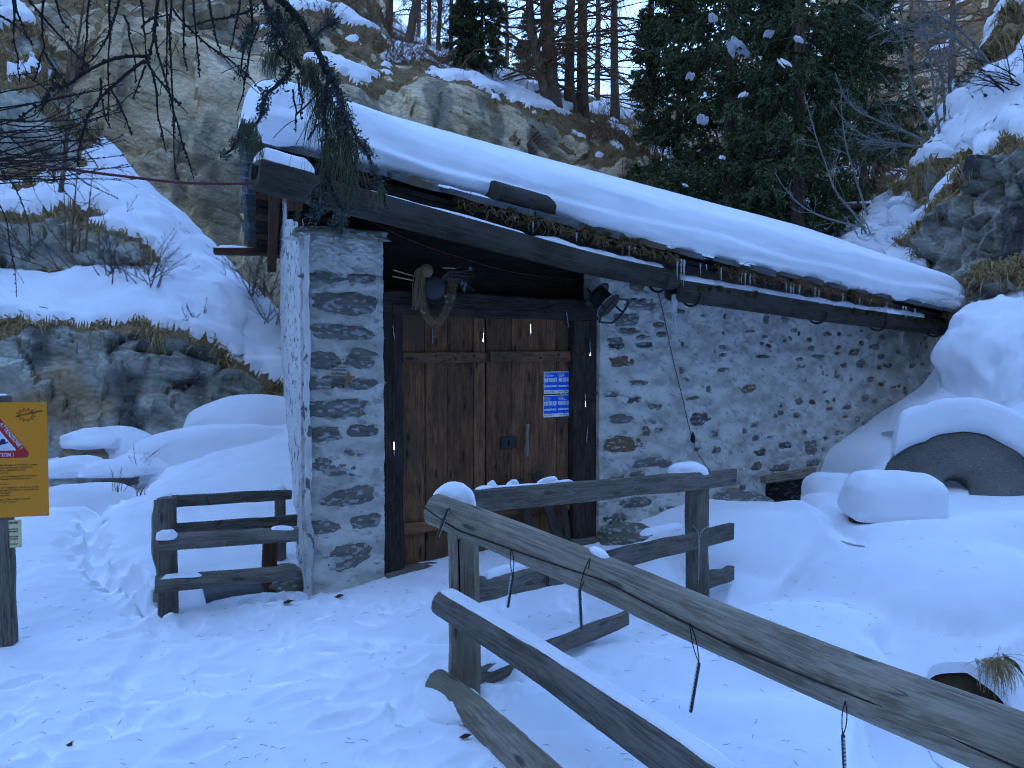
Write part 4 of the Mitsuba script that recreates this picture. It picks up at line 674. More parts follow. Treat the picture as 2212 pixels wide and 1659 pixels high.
# gutters: two hollowed timbers on iron hooks
def gut(pxs, o0, o1):
    out = []
    for i, (px, py) in enumerate(pxs):
        o = o0 + (o1 - o0) * i / (len(pxs) - 1); s = s_of(px, o); out.append(at(px, py, W(s, o, 0)[1]))
    return np.array(out)
def gutter_timber(P, w, h, sd, taper=1.0):
    n = 44; Q = resample(P, n); T_ = nrm(np.gradient(Q, axis=0)); b = nrm(np.cross([0, 0, 1.0], T_)); c = np.cross(T_, b); t = np.linspace(0, 1, n)
    k = 1 + (taper - 1) * t; th = np.linspace(np.pi, 2 * np.pi, 9); outer = [(-w / 2, h / 2)] + [(np.cos(a) * w / 2, -h * .12 + np.sin(a) * h * .38) for a in th] + [(w / 2, h / 2)]
    inner = [(w * .32, h / 2)] + [(np.cos(a) * w * .32, h * .12 + np.sin(a) * h * .30) for a in th[::-1]] + [(-w * .32, h / 2)]
    sec = np.array(outer + inner); m = len(sec); wob = .006 * (fb(np.stack([t * 12, t * 0 + sd, t * 0], -1), 3, sd) - .5)
    off = uv_off(); L = np.linalg.norm(np.diff(Q, axis=0), axis=1).sum(); per = np.concatenate([[0], np.cumsum(np.linalg.norm(np.diff(np.vstack([sec, sec[:1]]), axis=0), axis=1))])
    sec1 = np.vstack([sec, sec[:1]]); V = Q[:, None] + (sec1[None, :, :1] * k[:, None, None] + wob[:, None, None]) * b[:, None] + (sec1[None, :, 1:] * k[:, None, None]) * c[:, None]
    uv = np.stack(np.broadcast_arrays(per[None], (t * L)[:, None]), -1).reshape(-1, 2) + off
    v, f, u = [V.reshape(-1, 3)], [grid_faces(n, m + 1)], [uv]; kk = n * (m + 1)
    for row in (0, n - 1):
        pairs = [(i, m - 1 - i) for i in range(m // 2)]; v.append(V[row, :m]); ff = []
        for (a0, a1), (b0, b1) in zip(pairs[:-1], pairs[1:]): ff += [[a0, b0, b1], [a0, b1, a1]]
        f.append(np.array(ff) + kk); kk += m; u.append(sec * [1, .2] + off + [.7, 0])
    return (np.vstack(v), np.vstack(f), np.vstack(u)), Q, c
g1 = gut(((549, 380), (800, 448), (1100, 527), (1300, 578), (1452, 607)), .62, .40); g2 = gut(((1452, 628), (1600, 650), (1800, 680), (1960, 700), (2095, 716)), .36, .36)
m1, Q1, c1 = gutter_timber(g1, .19, .172, 1, .97); m2, Q2, c2 = gutter_timber(g2, .20, .19, 2, .95)
gu1 = put('gutter', m1, 'wood_gutter', mill, label='upper wooden gutter hewn from a square timber, running over the door'); gu2 = put('gutter', m2, 'wood_gutter', mill, label='lower mossy wooden gutter over the rubble wall')
for Q, key, xs in ((Q1, gu1, (.97,)), (Q2, gu2, (.05, .40, .62, .85))):
    for x in xs:
        i = int(x * (len(Q) - 1)); a, b, c = frame(Q[min(i + 1, len(Q) - 1)] - Q[max(i - 1, 0)], UP); p = Q[i]
        hk = [p + b * math.cos(q) * .118 + c * (math.sin(q) * .10 - .02) for q in np.linspace(math.pi * .95, 2 * math.pi * 1.02, 12)]
        put('hook', plank_path(hk, .010, .030, a) if False else tube(hk, .012, 16), 'iron', key)
r_ = np.random.default_rng(9); m = []
for k in range(240):
    x = r_.random(); i = int(x * (len(Q2) - 1)); 
    if fb(np.array([[x * 7, 0, 0]]), 2, 8)[0] < .40: continue
    b = frame(Q2[1] - Q2[0], UP)[1]; m.append(icosphere(Q2[i] + b * r_.choice([-1, 1]) * r_.uniform(.075, .10) + UP * r_.uniform(.03, .085), r_.uniform(.015, .035), 1, (1.3, 1.2, .6), .5, k, 3))
put('moss', join(m), 'moss', gu2, kind='stuff')
# rear gutter end poking out on the left
put('rear_gutter', plank(at(463, 543, 11.0), at(612, 546, 11.2), .2, .09, seed=12), 'wood_red', mill)
put('mill_snow', snow_strip([at(468, 536, 11.0), at(590, 540, 11.15)], .16, .05, 3), 'snow', label='thin snow along the board that sticks out behind the left corner', cat='snow')
# ---- snow on the roof
S0, S1 = -.46, 9.22; ns = 330
s = np.linspace(S0, S1, ns); prof_d = np.array([.10, .02, -.04, -.065, -.06, -.03, .03, .13, .32, .75, 1.5, 2.1, 2.7, 3.2, 3.55, 3.8, 4.1]); prof_h = np.array([-.01, .02, .09, .19, .29, .365, .41, .435, .445, .45, .452, .455, .45, .44, .415, .33, .2])
kk = np.linspace(0, 16, 90); pd, ph = PchipInterpolator(np.arange(17), prof_d)(kk), PchipInterpolator(np.arange(17), prof_h)(kk)
endl, endr = np.clip((s - S0) / .22, 0, 1), np.clip((S1 - s) / .6, 0, 1)
hs = np.sqrt(np.maximum(1 - (1 - endl) ** 2.6, 0)) * np.sqrt(np.maximum(1 - (1 - endr) ** 2, 0)); hs = np.maximum(hs, .02)
setb = .20 * sstep(2.35, 1.85, s) * sstep(-.2, .5, s); setb = setb + .05 * (fb(np.stack([s * 1.1, s * 0, s * 0], -1), 3, 3) - .5)
thick = 1 - .20 * sstep(2.5, 1.7, s) * sstep(.2, 1.0, s) + .10 * sstep(3, 6, s)
S_, D_ = np.repeat(s[:, None], 90, 1), np.repeat(pd[None], ns, 0); fall = np.exp(-np.maximum(D_, 0) / .55)
D_ = D_ + setb[:, None] * fall; H_ = ph[None] * hs[:, None] * (1 + (thick - 1)[:, None] * fall)
q = np.stack([S_, D_, H_], -1); bulge = .045 * (fb(q * [.9, 1.2, 3], 3, 5) - .5) + .025 * (fb(q * [1.1, 2.0, 16], 3, 6) - .5) * fall + .012 * (fb(q * 7, 2, 8) - .5)
ledge = .05 * sstep(.45, .52, ph / .45 + .05 * np.sin(s * 1.3)[:, None] + .04 * np.sin(s * 2.9)[:, None]) * fall   # layers of successive falls
V = roof_pt(S_, D_ - bulge * 1.2 + ledge, 0) ; V[..., 2] += H_ + bulge * .5 * (D_ > .3)
V = V - WD * (.10 * np.sin(np.clip(ph / .42, 0, 1) * np.pi)[None] * (1 - endl)[:, None])[..., None]
put('roof_snow', (V.reshape(-1, 3), grid_faces(ns, 90)[:, ::-1]), 'snow_roof', label='thick smooth blanket of snow overhanging the whole roof', cat='snow')
put('eave_snow', join([snow_strip([roof_pt(a, .02, .01), roof_pt((a + b) / 2, .0, .012), roof_pt(b, .03, .01)], .10, .04, i) for i, (a, b) in enumerate(((.55, 1.32), (2.9, 3.25), (3.4, 3.9), (4.2, 4.5)))]), 'snow', label='crusts of snow left on the slab edges below the roof snow', cat='snow')
lg = [roof_pt(1.36, .09, .088), roof_pt(2.9, .36, .07)]
put('log', log(lg, [.088, .084], 24, 18, .06, 5), 'wood_gutter', label='thick short log held in the snow at the roof edge', cat='log')
put('gutter_snow', snow_strip([p + c * .10 for p, c in zip(Q1[[0, 4]], c1[[0, 4]])] , .17, .10, 1, 40, lump=.25), 'snow', label='cushion of snow on the left end of the upper gutter', cat='snow')
put('gutter_snow', join([snow_strip((Q1 + c1 * .092)[8:24], .16, .024, 2, 60, lump=.8), snow_strip((Q1 + c1 * .085)[24:42], .17, .055, 4, 60, lump=.6)]), 'snow', label='thin line of snow along the middle of the upper gutter', cat='snow')
put('gutter_snow', snow_strip((Q2 + c2 * .092)[0:34], .19, .085, 3, 120, lump=.4), 'snow', label='ribbon of snow lying in the lower mossy gutter', cat='snow')
# ---- icicles
def icicle(p, l, r, sd):
    q = np.random.default_rng(sd); n = 7; t = np.linspace(0, 1, n); P = p + np.stack([q.normal(0, .002, n) * (t > 0), q.normal(0, .002, n) * (t > 0), -t * l], -1)
    return batch_tube(P[None], (r * (1 - t ** 1.3 * .93) * (1 + .15 * np.sin(t * 14 + sd)))[None], 8)
r_ = np.random.default_rng(77)
for px, ln in ((1108, 12), (1146, 30), (1240, 24), (1352, 26), (1365, 10), (1456, 48), (1464, 62), (1470, 58), (1505, 28), (1518, 12), (1550, 40), (1588, 24), (1594, 30), (1602, 50), (1612, 34), (1620, 22), (1690, 26), (1700, 40), (1706, 36), (1718, 28), (1752, 30), (1760, 34), (1812, 30), (1848, 28), (1872, 14), (1906, 24), (1942, 20), (1948, 28), (1968, 22)):
    s = s_of(px, .5); p = roof_pt(s, -.045, -.045); put('icicle', icicle(p, ln / F * p[1] * r_.uniform(.8, 1.05), r_.uniform(.007, .012), px), 'ice', label=('long' if ln > 38 else 'short' if ln < 22 else 'mid-length') + ' clear icicle ' + ('over the upper gutter, left of the gutter joint' if px < 1440 else 'just over the gutter joint' if px < 1530 else 'in the middle of the lower gutter eave' if px < 1730 else 'near the right end of the eave'), cat='icicle', group='icicles along the eave')
p = Q2[0] + UP * .02 - WD * .02
put('icicle', join([icicle(p + WN * .04 + WD * dx - UP * .06, l, .013, i) for i, (dx, l) in enumerate(((-.015, .27), (.015, .34), (.035, .22), (.0, .20)))]), 'ice', label='cluster of thick icicles frozen at the joint of the two gutters', cat='icicle')
put('icicle', join([icicle(at(1947 + d, 718, Q2[34][1]), .16 + .02 * d, .006, i) for i, d in enumerate((-3, 0, 3))]), 'ice', label='thin icicles under the lower gutter near its right end', cat='icicle')
# ---------------------------------------------------------------- railings by the bridge
RX = nrm(np.array([.26, .965, 0]))                                   # the plank railing runs away to the back post
cp, bp = at(1005, 1480, 3.92), at(1507, 1275, 5.60)
rail = thing('log_railing', 'grey log railing in the foreground, from the split post down to the lower right', 'railing')
post = put('post', plank(np.array([cp[0], cp[1], -.25]), at(1001, 1096, 3.92), .150, .145, up=(0.2, -.98, 0), seed=21, n=26, bevel=.03, warp=.004), 'wood_grey', rail)
put('crack', plank(np.array([cp[0] - .012, cp[1] - .070, .02]), np.array([cp[0] - .028, cp[1] - .074, .78]), .006, .008, up=(0, -1, 0), seed=22, n=20, bevel=.001, warp=.003), 'void', post)
upper = [at(938, 1100, 3.86), at(1112, 1167, 3.58), at(1354, 1268, 3.22), at(1475, 1322, 3.05), at(1842, 1476, 2.55), at(2165, 1604, 2.08), at(2600, 1770, 1.70)]
lu = put('log', log(upper, [.080, .088, .092, .095, .098, .099, .100], 170, 30, .045, 3), 'wood_grey', rail, label='thick top log, greyed and checked')
lower = [at(955, 1302, 3.80), at(1060, 1366, 3.52), at(1167, 1433, 3.28), at(1300, 1525, 3.00), at(1400, 1594, 2.80), at(1580, 1722, 2.48)]
ll = put('log', log(lower, [.066, .070, .074, .079, .083, .086], 110, 26, .04, 8), 'wood_rail', rail, label='middle log with a strip of snow')
ground_log = [at(945, 1478, 3.86), at(1010, 1526, 3.62), at(1080, 1592, 3.36), at(1165, 1672, 3.10), at(1260, 1765, 2.84)]
lg_ = put('log', log(ground_log, [.074, .072, .076, .080, .082], 60, 26, .07, 13), 'wood_grey', rail, label='lowest log lying in the snow')
def upper_top(px):
    q = resample(upper, 200); k = np.argmin(np.abs(q[:, 0] / q[:, 1] * F + CX - px)); return q[k] + UP * .086
lsn = [p + UP * r * .965 for p, r in zip(lower, (.066, .070, .074, .079, .083, .086))]; bside = nrm(np.cross(UP, lower[-1] - lower[0]))
put('rail_snow', snow_strip([p + bside * .010 for p in lsn[:]], .072, .026, 5, 160, lump=.16), 'snow', label='long even strip of snow on the middle log of the railing', cat='snow')
put('rail_snow', snow_blob(upper_top(1298), .050, .026, .03, -.85, 2.4, 5, tilt=(-.25, 0)), 'snow', label='single small lump of snow on the top log', cat='snow')
put('rail_snow', join([snow_blob(at(960, 1506, 3.74) - UP * .06, .24, .17, .105, -.8, 2.0, 8, lump=.10), snow_blob(at(1000, 1532, 3.62) - UP * .02, .11, .075, .065, -.8, 2.0, 9, lump=.2)]), 'snow', label='snow drifted over the buried end of the lowest log', cat='snow')
fence = thing('plank_railing', 'plank railing running from the split post back to the far right post', 'railing')
put('post', plank(np.array([bp[0], bp[1], -.4]), at(1506, 1014, 5.60), .150, .150, up=(0.3, -.95, 0), seed=25, n=20, bevel=.035), 'wood_rail', fence)
off = nrm(np.cross(RX, UP)) * -.0
def fence_plank(a, b, h, sd, **k): return put('rail', plank(at(*a), at(*b), .04, h, seed=sd, n=24, bevel=.006, warp=.005), 'wood_rail', fence, **k)
fence_plank((1010, 1086, 3.96), (1586, 1030, 5.82), .125, 26); fence_plank((1030, 1276, 4.0), (1240, 1230, 4.72), .125, 27); fence_plank((1180, 1243, 4.45), (1582, 1148, 5.86), .125, 28)
fence_plank((1500, 1258, 5.56), (1582, 1238, 5.86), .12, 29)
fence_plank((1030, 1466, 4.02), (1355, 1334, 4.78), .10, 30, label='lowest plank, half sunk in the snow')
put('rail_snow', snow_strip([at(1385, 1172, 5.15) + UP * .062 - UP * .012, at(1470, 1152, 5.45) + UP * .062 - UP * .01], .06, .045, 6, 40, lump=.3), 'snow', label='bar of snow on the second plank beside the far right post', cat='snow')
put('rail_snow', snow_blob(at(1463, 1144, 5.42) + UP * .01, .035, .035, .04, 0, 2.2, 2), 'snow', label='small snow ball against the far right post', cat='snow')
tp = lambda x: at(1010 + 576 * x, 1086 - 56 * x, 3.96 + 1.86 * x)
put('rail_snow', join([snow_strip([tp(.03) + UP * .064, tp(.40) + UP * .062], .036, .018, 9, 60, lump=1.0), snow_blob(tp(.09) + UP * .062, .045, .022, .045, .9, 2, 4, lump=.2), snow_blob(tp(.17) + UP * .062, .05, .022, .045, .9, 2, 5, lump=.2), snow_blob(tp(.30) + UP * .062, .10, .025, .045, .9, 2.4, 6, lump=.12)]), 'snow', label='ragged snow along the top plank of the railing', cat='snow')
put('rail_snow', snow_strip([at(1042, 1250, 4.03), at(1130, 1226, 4.36), at(1200, 1212, 4.62)], .05, .04, 12, 40, lump=.5), 'snow', label='snow on the second plank beside the split post', cat='snow')
put('rail_snow', snow_strip([at(1040, 1448, 4.04), at(1160, 1400, 4.35), at(1290, 1350, 4.66)], .10, .03, 14, 60, lump=.8), 'snow', label='crust of snow along the lowest plank', cat='snow')
cap_ = at(982, 1078, 3.93); put('snow_lump', join([snow_blob(cap_ + np.array([0, 0, .0]), .105, .085, .088, .3, 2.3, 7, under=.3, lump=.10), snow_blob(cap_ + np.array([-.065, -.04, -.015]), .05, .05, .06, .3, 2.2, 3, lump=.12), snow_blob(cap_ + np.array([.07, -.02, -.03]), .04, .04, .075, .3, 2.2, 4, lump=.12)]), 'snow', label='big humped snow cap on the split foreground post', cat='snow')
put('snow_lump', snow_blob(at(1486, 1019, 5.55), .145, .095, .066, .2, 2.3, 12, lump=.10), 'snow', label='round snow cap on the far right post', cat='snow')
put('tie_wire', join([tube([bp + np.array([-.06, -.085, .50]), bp + np.array([-.02, -.092, .44]), bp + np.array([-.015, -.09, .10])], .003, 16, 5), tube([bp + np.array([.065, -.085, .50]), bp + np.array([-.005, -.093, .44]), bp + np.array([-.015, -.09, .30])], .003, 16, 5)]), 'steel', label='thin steel wire tied round the far right post', cat='wire')
# ---------------------------------------------------------------- small fence left of the mill
lf = thing('round_rail_fence', 'small grey fence of round rails left of the mill corner', 'fence')
put('post', plank(at(363, 1318, 5.22) - UP * .15, at(361, 1075, 5.22), .115, .10, up=(0, -1, 0), seed=41, n=16, bevel=.02), 'wood_rail', lf)
put('post', plank(at(582, 1270, 5.62) - UP * .15, at(584, 1132, 5.62), .10, .10, up=(0, -1, 0), seed=42, n=12, bevel=.02), 'wood_red', lf)
for a, b, sd in (((344, 1172, 5.10), (644, 1153, 5.40), 3), ((336, 1262, 5.05), (640, 1236, 5.36), 6)): put('rail', log([at(*a), at(*b)], [.058, .052], 36, 18, .04, sd), 'wood_rail', lf)
bf = thing('board_fence', 'low board fence behind the round-rail fence, ending at the mill corner', 'fence')
put('post', log([at(606, 1200, 6.35) - UP * .2, at(605, 1066, 6.35)], [.045, .045], 12, 14, .04, 5), 'wood_rail', bf)
put('post', plank(at(346, 1265, 5.45) - UP * .1, at(341, 1078, 5.45), .05, .09, up=(0, -1, 0), seed=45, n=14, bevel=.02, warp=.012), 'wood_grey', bf)
for a, b, sd in (((368, 1084, 5.50), (628, 1068, 6.25), 46), ((380, 1142, 5.55), (640, 1124, 6.25), 47)): put('rail', plank(at(*a), at(*b), .035, .085, seed=sd, n=16, bevel=.006), 'wood_rail', bf)
put('snow_lump', snow_blob(at(351, 1077, 5.46), .06, .045, .035, .4, 2.3, 4, lump=.15, tilt=(.35, 0)), 'snow', label='small slanting snow cap on the left post of the board fence', cat='snow')
put('snow_lump', snow_blob(at(605, 1066, 6.35), .055, .05, .075, 0, 2.2, 3), 'snow', label='tall snow cap on the post at the mill corner', cat='snow')
put('snow_lump', snow_blob(at(360, 1163, 5.1) + UP * .01, .065, .055, .05, 0, 2.3, 6, lump=.14), 'snow', label='snow lump on the left end of the upper round rail', cat='snow')
put('snow_lump', snow_strip([at(584, 1142, 5.33), at(640, 1143, 5.39)], .06, .03, 6, 24), 'snow', label='snow on the right end of the upper round rail', cat='snow')
put('snow_lump', snow_strip([at(337, 1250, 5.05), at(440, 1240, 5.15)], .08, .025, 7, 30), 'snow', label='strip of snow on the lower round rail', cat='snow')
put('stone_step', plank(at(440, 1292, 5.55), at(575, 1272, 5.75), .35, .14, seed=48, n=8, bevel=.02, warp=.012)[:2], 'slate', smooth=30, label='grey stone step in the snow under the round-rail fence', cat='step')
# ---------------------------------------------------------------- signs on the left
SD = nrm(np.array([.974, .225, 0])); SNRM = np.array([SD[1], -SD[0], 0]) ; pc = at(106, 1114, 4.55) - SD * .62      # lower left corner of the yellow panel
sign = thing('warning_sign', 'yellow warning sign with a red triangle on a wooden post, cut by the left edge', 'sign')
PW, PH = .62, .680
def spt(x, y, o=0): return pc + SD * x + UP * y + SNRM * o
def sheet_box(x0, y0, x1, y1, o, t=.003): return plank(spt((x0 + x1) / 2, y0, o - t / 2), spt((x0 + x1) / 2, y1, o - t / 2), t, x1 - x0, up=SD, n=3, bevel=.0008, warp=0)[:2]
pn = put('panel', sheet_box(0, 0, PW, PH, 0, .004), 'sign_yellow', sign, smooth=False)
put('post', plank(spt(.335, -1.25, -.055), spt(.335, PH + .035, -.055), .09, .145, up=SD, seed=51, n=30, bevel=.012), 'wood_rail', sign)
from shapely.geometry import Polygon, Point, LineString
from shapely import union_all
def flat(name, poly, o, bsdf, parent, t=.0012):
    ms = [extrude(g, t) for g in getattr(poly, 'geoms', [poly])]; return put(name, join([place(m, spt(0, 0, o), SD, UP, SNRM) for m in ms]), bsdf, parent, smooth=False)
tri = Polygon([(.080, .352), (.540, .352), (.31, .672)]); tri_o = tri.buffer(-.022).buffer(.022); tri_i = tri.buffer(-.047).buffer(.004)
flat('red_border', tri_o.difference(tri_i), .0005, 'sign_red', pn); flat('white_field', tri_i, .0004, 'sign_white', pn)
def words(txts, o, bsdf, parent, name='lettering', origin=spt, X=SD, xs=.9):
    ms = []
    for t, x, y, h, ang, bold in txts:
        m = meshkit.text_mesh(t, h, .0006, bold); v = np.array(m.vertices); c, s = math.cos(ang), math.sin(ang); v[:, 0] *= xs
        v = np.stack([v[:, 0] * c - v[:, 1] * s + x, v[:, 0] * s + v[:, 1] * c + y, v[:, 2]], -1); ms.append((v, np.array(m.faces)))
    n_ = np.array([X[1], -X[0], 0])
    for m in ms: put(name, place(m, origin(0, 0, o), X, UP, n_), bsdf, parent, smooth=False)
ang = math.atan2(.352 - .672, .540 - .31)
words([('ATTENZIONE !', .366, .553, .0215, ang, True), ('ATTENTION !', .440 - .9 * meshkit.text_mesh('ATTENTION !', .0215, .001, True).extents[0], .3600, .0215, 0, True), ('ACHTUNG !', .135, .400, .0215, -ang, True)], .0022, 'sign_white', pn)
body = [('Il est dangereux de stationner dans le lit de la rivière, l’eau', .305), ('peut monter brusquement et à tout moment par suite du', .290), ('fonctionnement des installations hydro-électriques.', .275), ('Es ist gefährlich, sich im Flussbett aufzuhalten. Der Betrieb', .238), ('der Wasserkraftanlagen kann das Wasser jederzeit und', .223), ('plötzlich anschwellen lassen.', .208),
        ('È pericoloso sostare in riva al fiume. In seguito all’esercizio', .172), ('degli impianti idroelettrici l’acqua può aumentare repentina-', .157), ('mente in qualsiasi momento della giornata.', .142), ('It is dangerous to go on the river bed. The water level', .103), ('may rise at any time due to operation of hydro-', .088), ('electric installations.', .073)]
lines = []
for t, y in body:
    lines.append((t, .050, y, .0086, 0, True))
XS = .522 / max(meshkit.text_mesh(t, .0086, .001).extents[0] for t, y in body); words(lines, .0004, 'ink', pn, xs=XS)
for y in (.262, .196, .128): flat('rule', Polygon([(.055, y), (.415, y), (.415, y + .003), (.055, y + .003)]), .0004, 'ink', pn)
sun = [(.51 + (.052 if i % 2 else .030) * math.cos(i * math.pi / 12), .604 + (.040 if i % 2 else .024) * math.sin(i * math.pi / 12)) for i in range(24)]
flat('sun_outline', Polygon(sun).buffer(.0012).difference(Polygon(sun).buffer(-.0012)), .0004, 'ink', pn); words([('auch bei schönem Wetter', .455, .592, .0098, .22, True)], .0012, 'ink', pn)
man = union_all([Point(.385, .452).buffer(.013), LineString([(.372, .440), (.345, .425)]).buffer(.010), LineString([(.345, .425), (.325, .412), (.305, .414)]).buffer(.006), LineString([(.345, .425), (.362, .412), (.360, .400)]).buffer(.006), LineString([(.372, .438), (.392, .437), (.410, .444)]).buffer(.004)])
flat('pictogram', man, .0015, 'ink_blue', pn); flat('pictogram_wave', union_all([LineString([(.20 + i * .02, .398 + .004 * (i % 2)) for i in range(9)]).buffer(.006), LineString([(.19 + i * .02, .41 + .005 * (i % 2)) for i in range(6)]).buffer(.006)]), .0013, 'water_blue', pn)
for x, y in ((.60, .667), (.60, .02), (.02, .667), (.02, .02), (.60, .33), (.02, .33)): put('screw', icosphere(spt(x, y, .001), .006, 1, (1, 1, 1)), 'steel', pn)
nt = thing('notice_plate', 'cream metal plate with French notice text below the yellow sign', 'sign'); NW, NH = .36, .165
nc = at(47, 1182, 4.53) - SD * NW
def npt(x, y, o=0): return nc + SD * x + UP * y + SNRM * o
npn = put('plate', plank(npt(NW / 2, 0, -.002), npt(NW / 2, NH, -.002), .003, NW, up=SD, n=3, bevel=.0006, warp=0)[:2], 'sign_cream', nt, smooth=False)
tl = [('Passage interdit', .150, .014), ('Le chemin est fermé', .114, .0085), ('sauf visites officielles', .100, .0085), ('La commune décline toute', .070, .0085), ('responsabilité en cas d’accident', .056, .0085), ('“Moulin du Valsorey”', .026, .0075)]
words([(t, NW - .020 - .9 * meshkit.text_mesh(t, h, .001).extents[0], y - .008, h, 0, True) for t, y, h in tl], .0004, 'ink', npn, origin=npt)
for y in (.012, .155): put('screw', icosphere(npt(NW - .012, y, .001), .004, 1), 'steel', npn)
put('snow_lump', snow_blob(spt(.335, PH + .035, -.055), .055, .04, .012, .2, 3, 3), 'snow', label='thin cap of snow on the post of the yellow sign', cat='snow')
# ---------------------------------------------------------------- posters, plaque and star
def poster(s0, z1, label, t1, t2):
    key = thing('poster', label, 'poster', None); w, h, o = .320, .203, -.112
    def pp(x, y, oo=0): return W(s0 + x, o + oo, z1 - h + y)
    def quads(rs, dz): 
        v, f = [], []
        for x0, y0, x1, y1 in rs:
            k = len(v); v += [pp(x0 * w, y0 * h, dz), pp(x1 * w, y0 * h, dz), pp(x1 * w, y1 * h, dz), pp(x0 * w, y1 * h, dz)]; f += [[k, k + 1, k + 2], [k, k + 2, k + 3]]
        return np.array(v), np.array(f)
    put('sheet', plank(pp(w / 2, 0, -.0005), pp(w / 2, h, -.0005), .001, w, up=WD, n=3, bevel=.0003, warp=0)[:2], 'paper', key, smooth=False)
    put('blue_print', quads([(.02, .155, .985, .965)], .0006), 'print_blue', key, smooth=False)
    ic, bar, ink = [], [], []
    for b in (.03, .535):
        for i in range(3): ic.append((b + i * .155, .53, b + .13 + i * .155, .71)); c = b + .065 + i * .155; ink += [(c - .03, .56, c - .018, .64), (c + .018, .56, c + .03, .64), (c - .012, .63, c + .012, .67), (c - .03, .64, c + .03, .652)]
        for i in range(7): ic.append((b + i * .063, .30, b + .053 + i * .063, .38))
        bar += [(b - .01, .86, b + .19, .93), (b - .02, .165, b + .17, .19)]; ink += [(b, .875, b + .15, .888), (b, .90, b + .17, .915)]
        ink += [(b + .02, y, b + .15, y + .012) for y in (.10, .07)] + [(b + .19, y, b + .34, y + .014) for y in (.11, .085, .06)]
    put('icons', quads(ic, .0012), 'paper', key, smooth=False, kind='stuff'); put('banners', quads(bar, .0012), 'print_green', key, smooth=False, kind='stuff'); put('ink', quads(ink, .0018), 'print_grey', key, smooth=False, kind='stuff')
    words([(t1[0], .03 * w, .815 * h, .008, 0, True), (t1[1], .03 * w, .765 * h, .008, 0, True), (t2[0], .535 * w, .815 * h, .008, 0, True), (t2[1], .535 * w, .765 * h, .008, 0, True)], .0012, 'paper', key, origin=pp, X=WD)
    for x in (.03, .97): put('pin', icosphere(pp(w * x, h * .955, .003), .004, 1), 'steel', key)
s_p, z_p = zs(1175, 803, -.11); poster(s_p, z_p, 'upper of the two blue posters on the door', ('Suivez impérativement', 'les nouvelles règles.'), ('Le nuove regole', 'da rispettare.'))
s_q, z_q = zs(1174, 854, -.11); poster(s_q, z_q, 'lower of the two blue posters on the door', ('Be sure to follow', 'the new rules.'), ('Jetzt unbedingt', 'neue Regeln einhalten.'))
pq = thing('info_plaque', 'pale see-through plaque with lines of dark text on the corner pier', 'plaque')
s_a, z_a = zs(709, 838); s_b, z_b = zs(748, 775); PQW = s_b - s_a
def qpt(x, y, o=0): return W(s_a + x, .052 + o, z_a + y)
put('pane', (np.array([qpt(-.03, -.03), qpt(PQW + .02, -.03), qpt(PQW + .02, z_b - z_a + .02), qpt(-.03, z_b - z_a + .02)]), np.array([[0, 1, 2], [0, 2, 3]])), {'type': 'thindielectric', 'int_ior': 1.49}, pq, smooth=False)
rq = np.random.default_rng(3); hh = z_b - z_a
words([('Moulin du Valsorey', .0, hh - .012, .011, 0, True)], .0004, 'ink', pq, origin=qpt, X=WD)
v, f = [], []
for k in range(18):
    y, w_ = hh - .028 - k * .0098 - .004 * (k > 4) - .004 * (k > 9), PQW * (rq.uniform(.75, 1) if k % 4 != 3 else .4); n0 = len(v)
    v += [qpt(0, y, .0004), qpt(w_, y, .0004), qpt(w_, y + .0042, .0004), qpt(0, y + .0042, .0004)]; f += [[n0, n0 + 1, n0 + 2], [n0, n0 + 2, n0 + 3]]
for x in (.0, .6):
    n0 = len(v); v += [qpt(x * PQW, .0, .0004), qpt(x * PQW + .02, .0, .0004), qpt(x * PQW + .02, .018, .0004), qpt(x * PQW, .018, .0004)]; f += [[n0, n0 + 1, n0 + 2], [n0, n0 + 2, n0 + 3]]
put('text_lines', (np.array(v), np.array(f)), 'ink', pq, smooth=False, kind='stuff')
s_c, z_c = zs(747, 818); R1, R2 = .062, .026
pts = [(R1 if i % 2 == 0 else R2) * np.array([math.sin(i * math.pi / 5), math.cos(i * math.pi / 5)]) for i in range(10)]
v = np.array([W(s_c + x, .055, z_c + y) for x, y in pts] + [W(s_c, .085, z_c)] + [W(s_c + x, .045, z_c + y) for x, y in pts]); i = np.arange(10); j = (i + 1) % 10
for k, (a, b, w_) in enumerate(((W(2.02, .10, -.02), W(1.98, -.06, .62), .085), (W(2.30, .16, -.04), W(2.16, -.06, .66), .10), (W(2.42, .10, -.04), W(2.44, -.06, .55), .07))): 
    put('leaning_board', plank(a, b, .025, w_, up=WD, seed=440 + k, n=10, bevel=.005, warp=.006), 'wood_gutter', label=('narrow grey board leaning on the right door leaf behind the railing', 'wide grey board leaning slantwise on the right door leaf behind the railing', 'short grey board leaning beside the right door post behind the railing')[k], cat='board')
put('star', (v, np.vstack([np.stack([i, j, i * 0 + 10], 1), np.stack([i, i + 11, j + 11], 1), np.stack([i, j + 11, j], 1)])), 'star_wood', smooth=False, label='small folded brown star hung on the corner pier', cat='star')
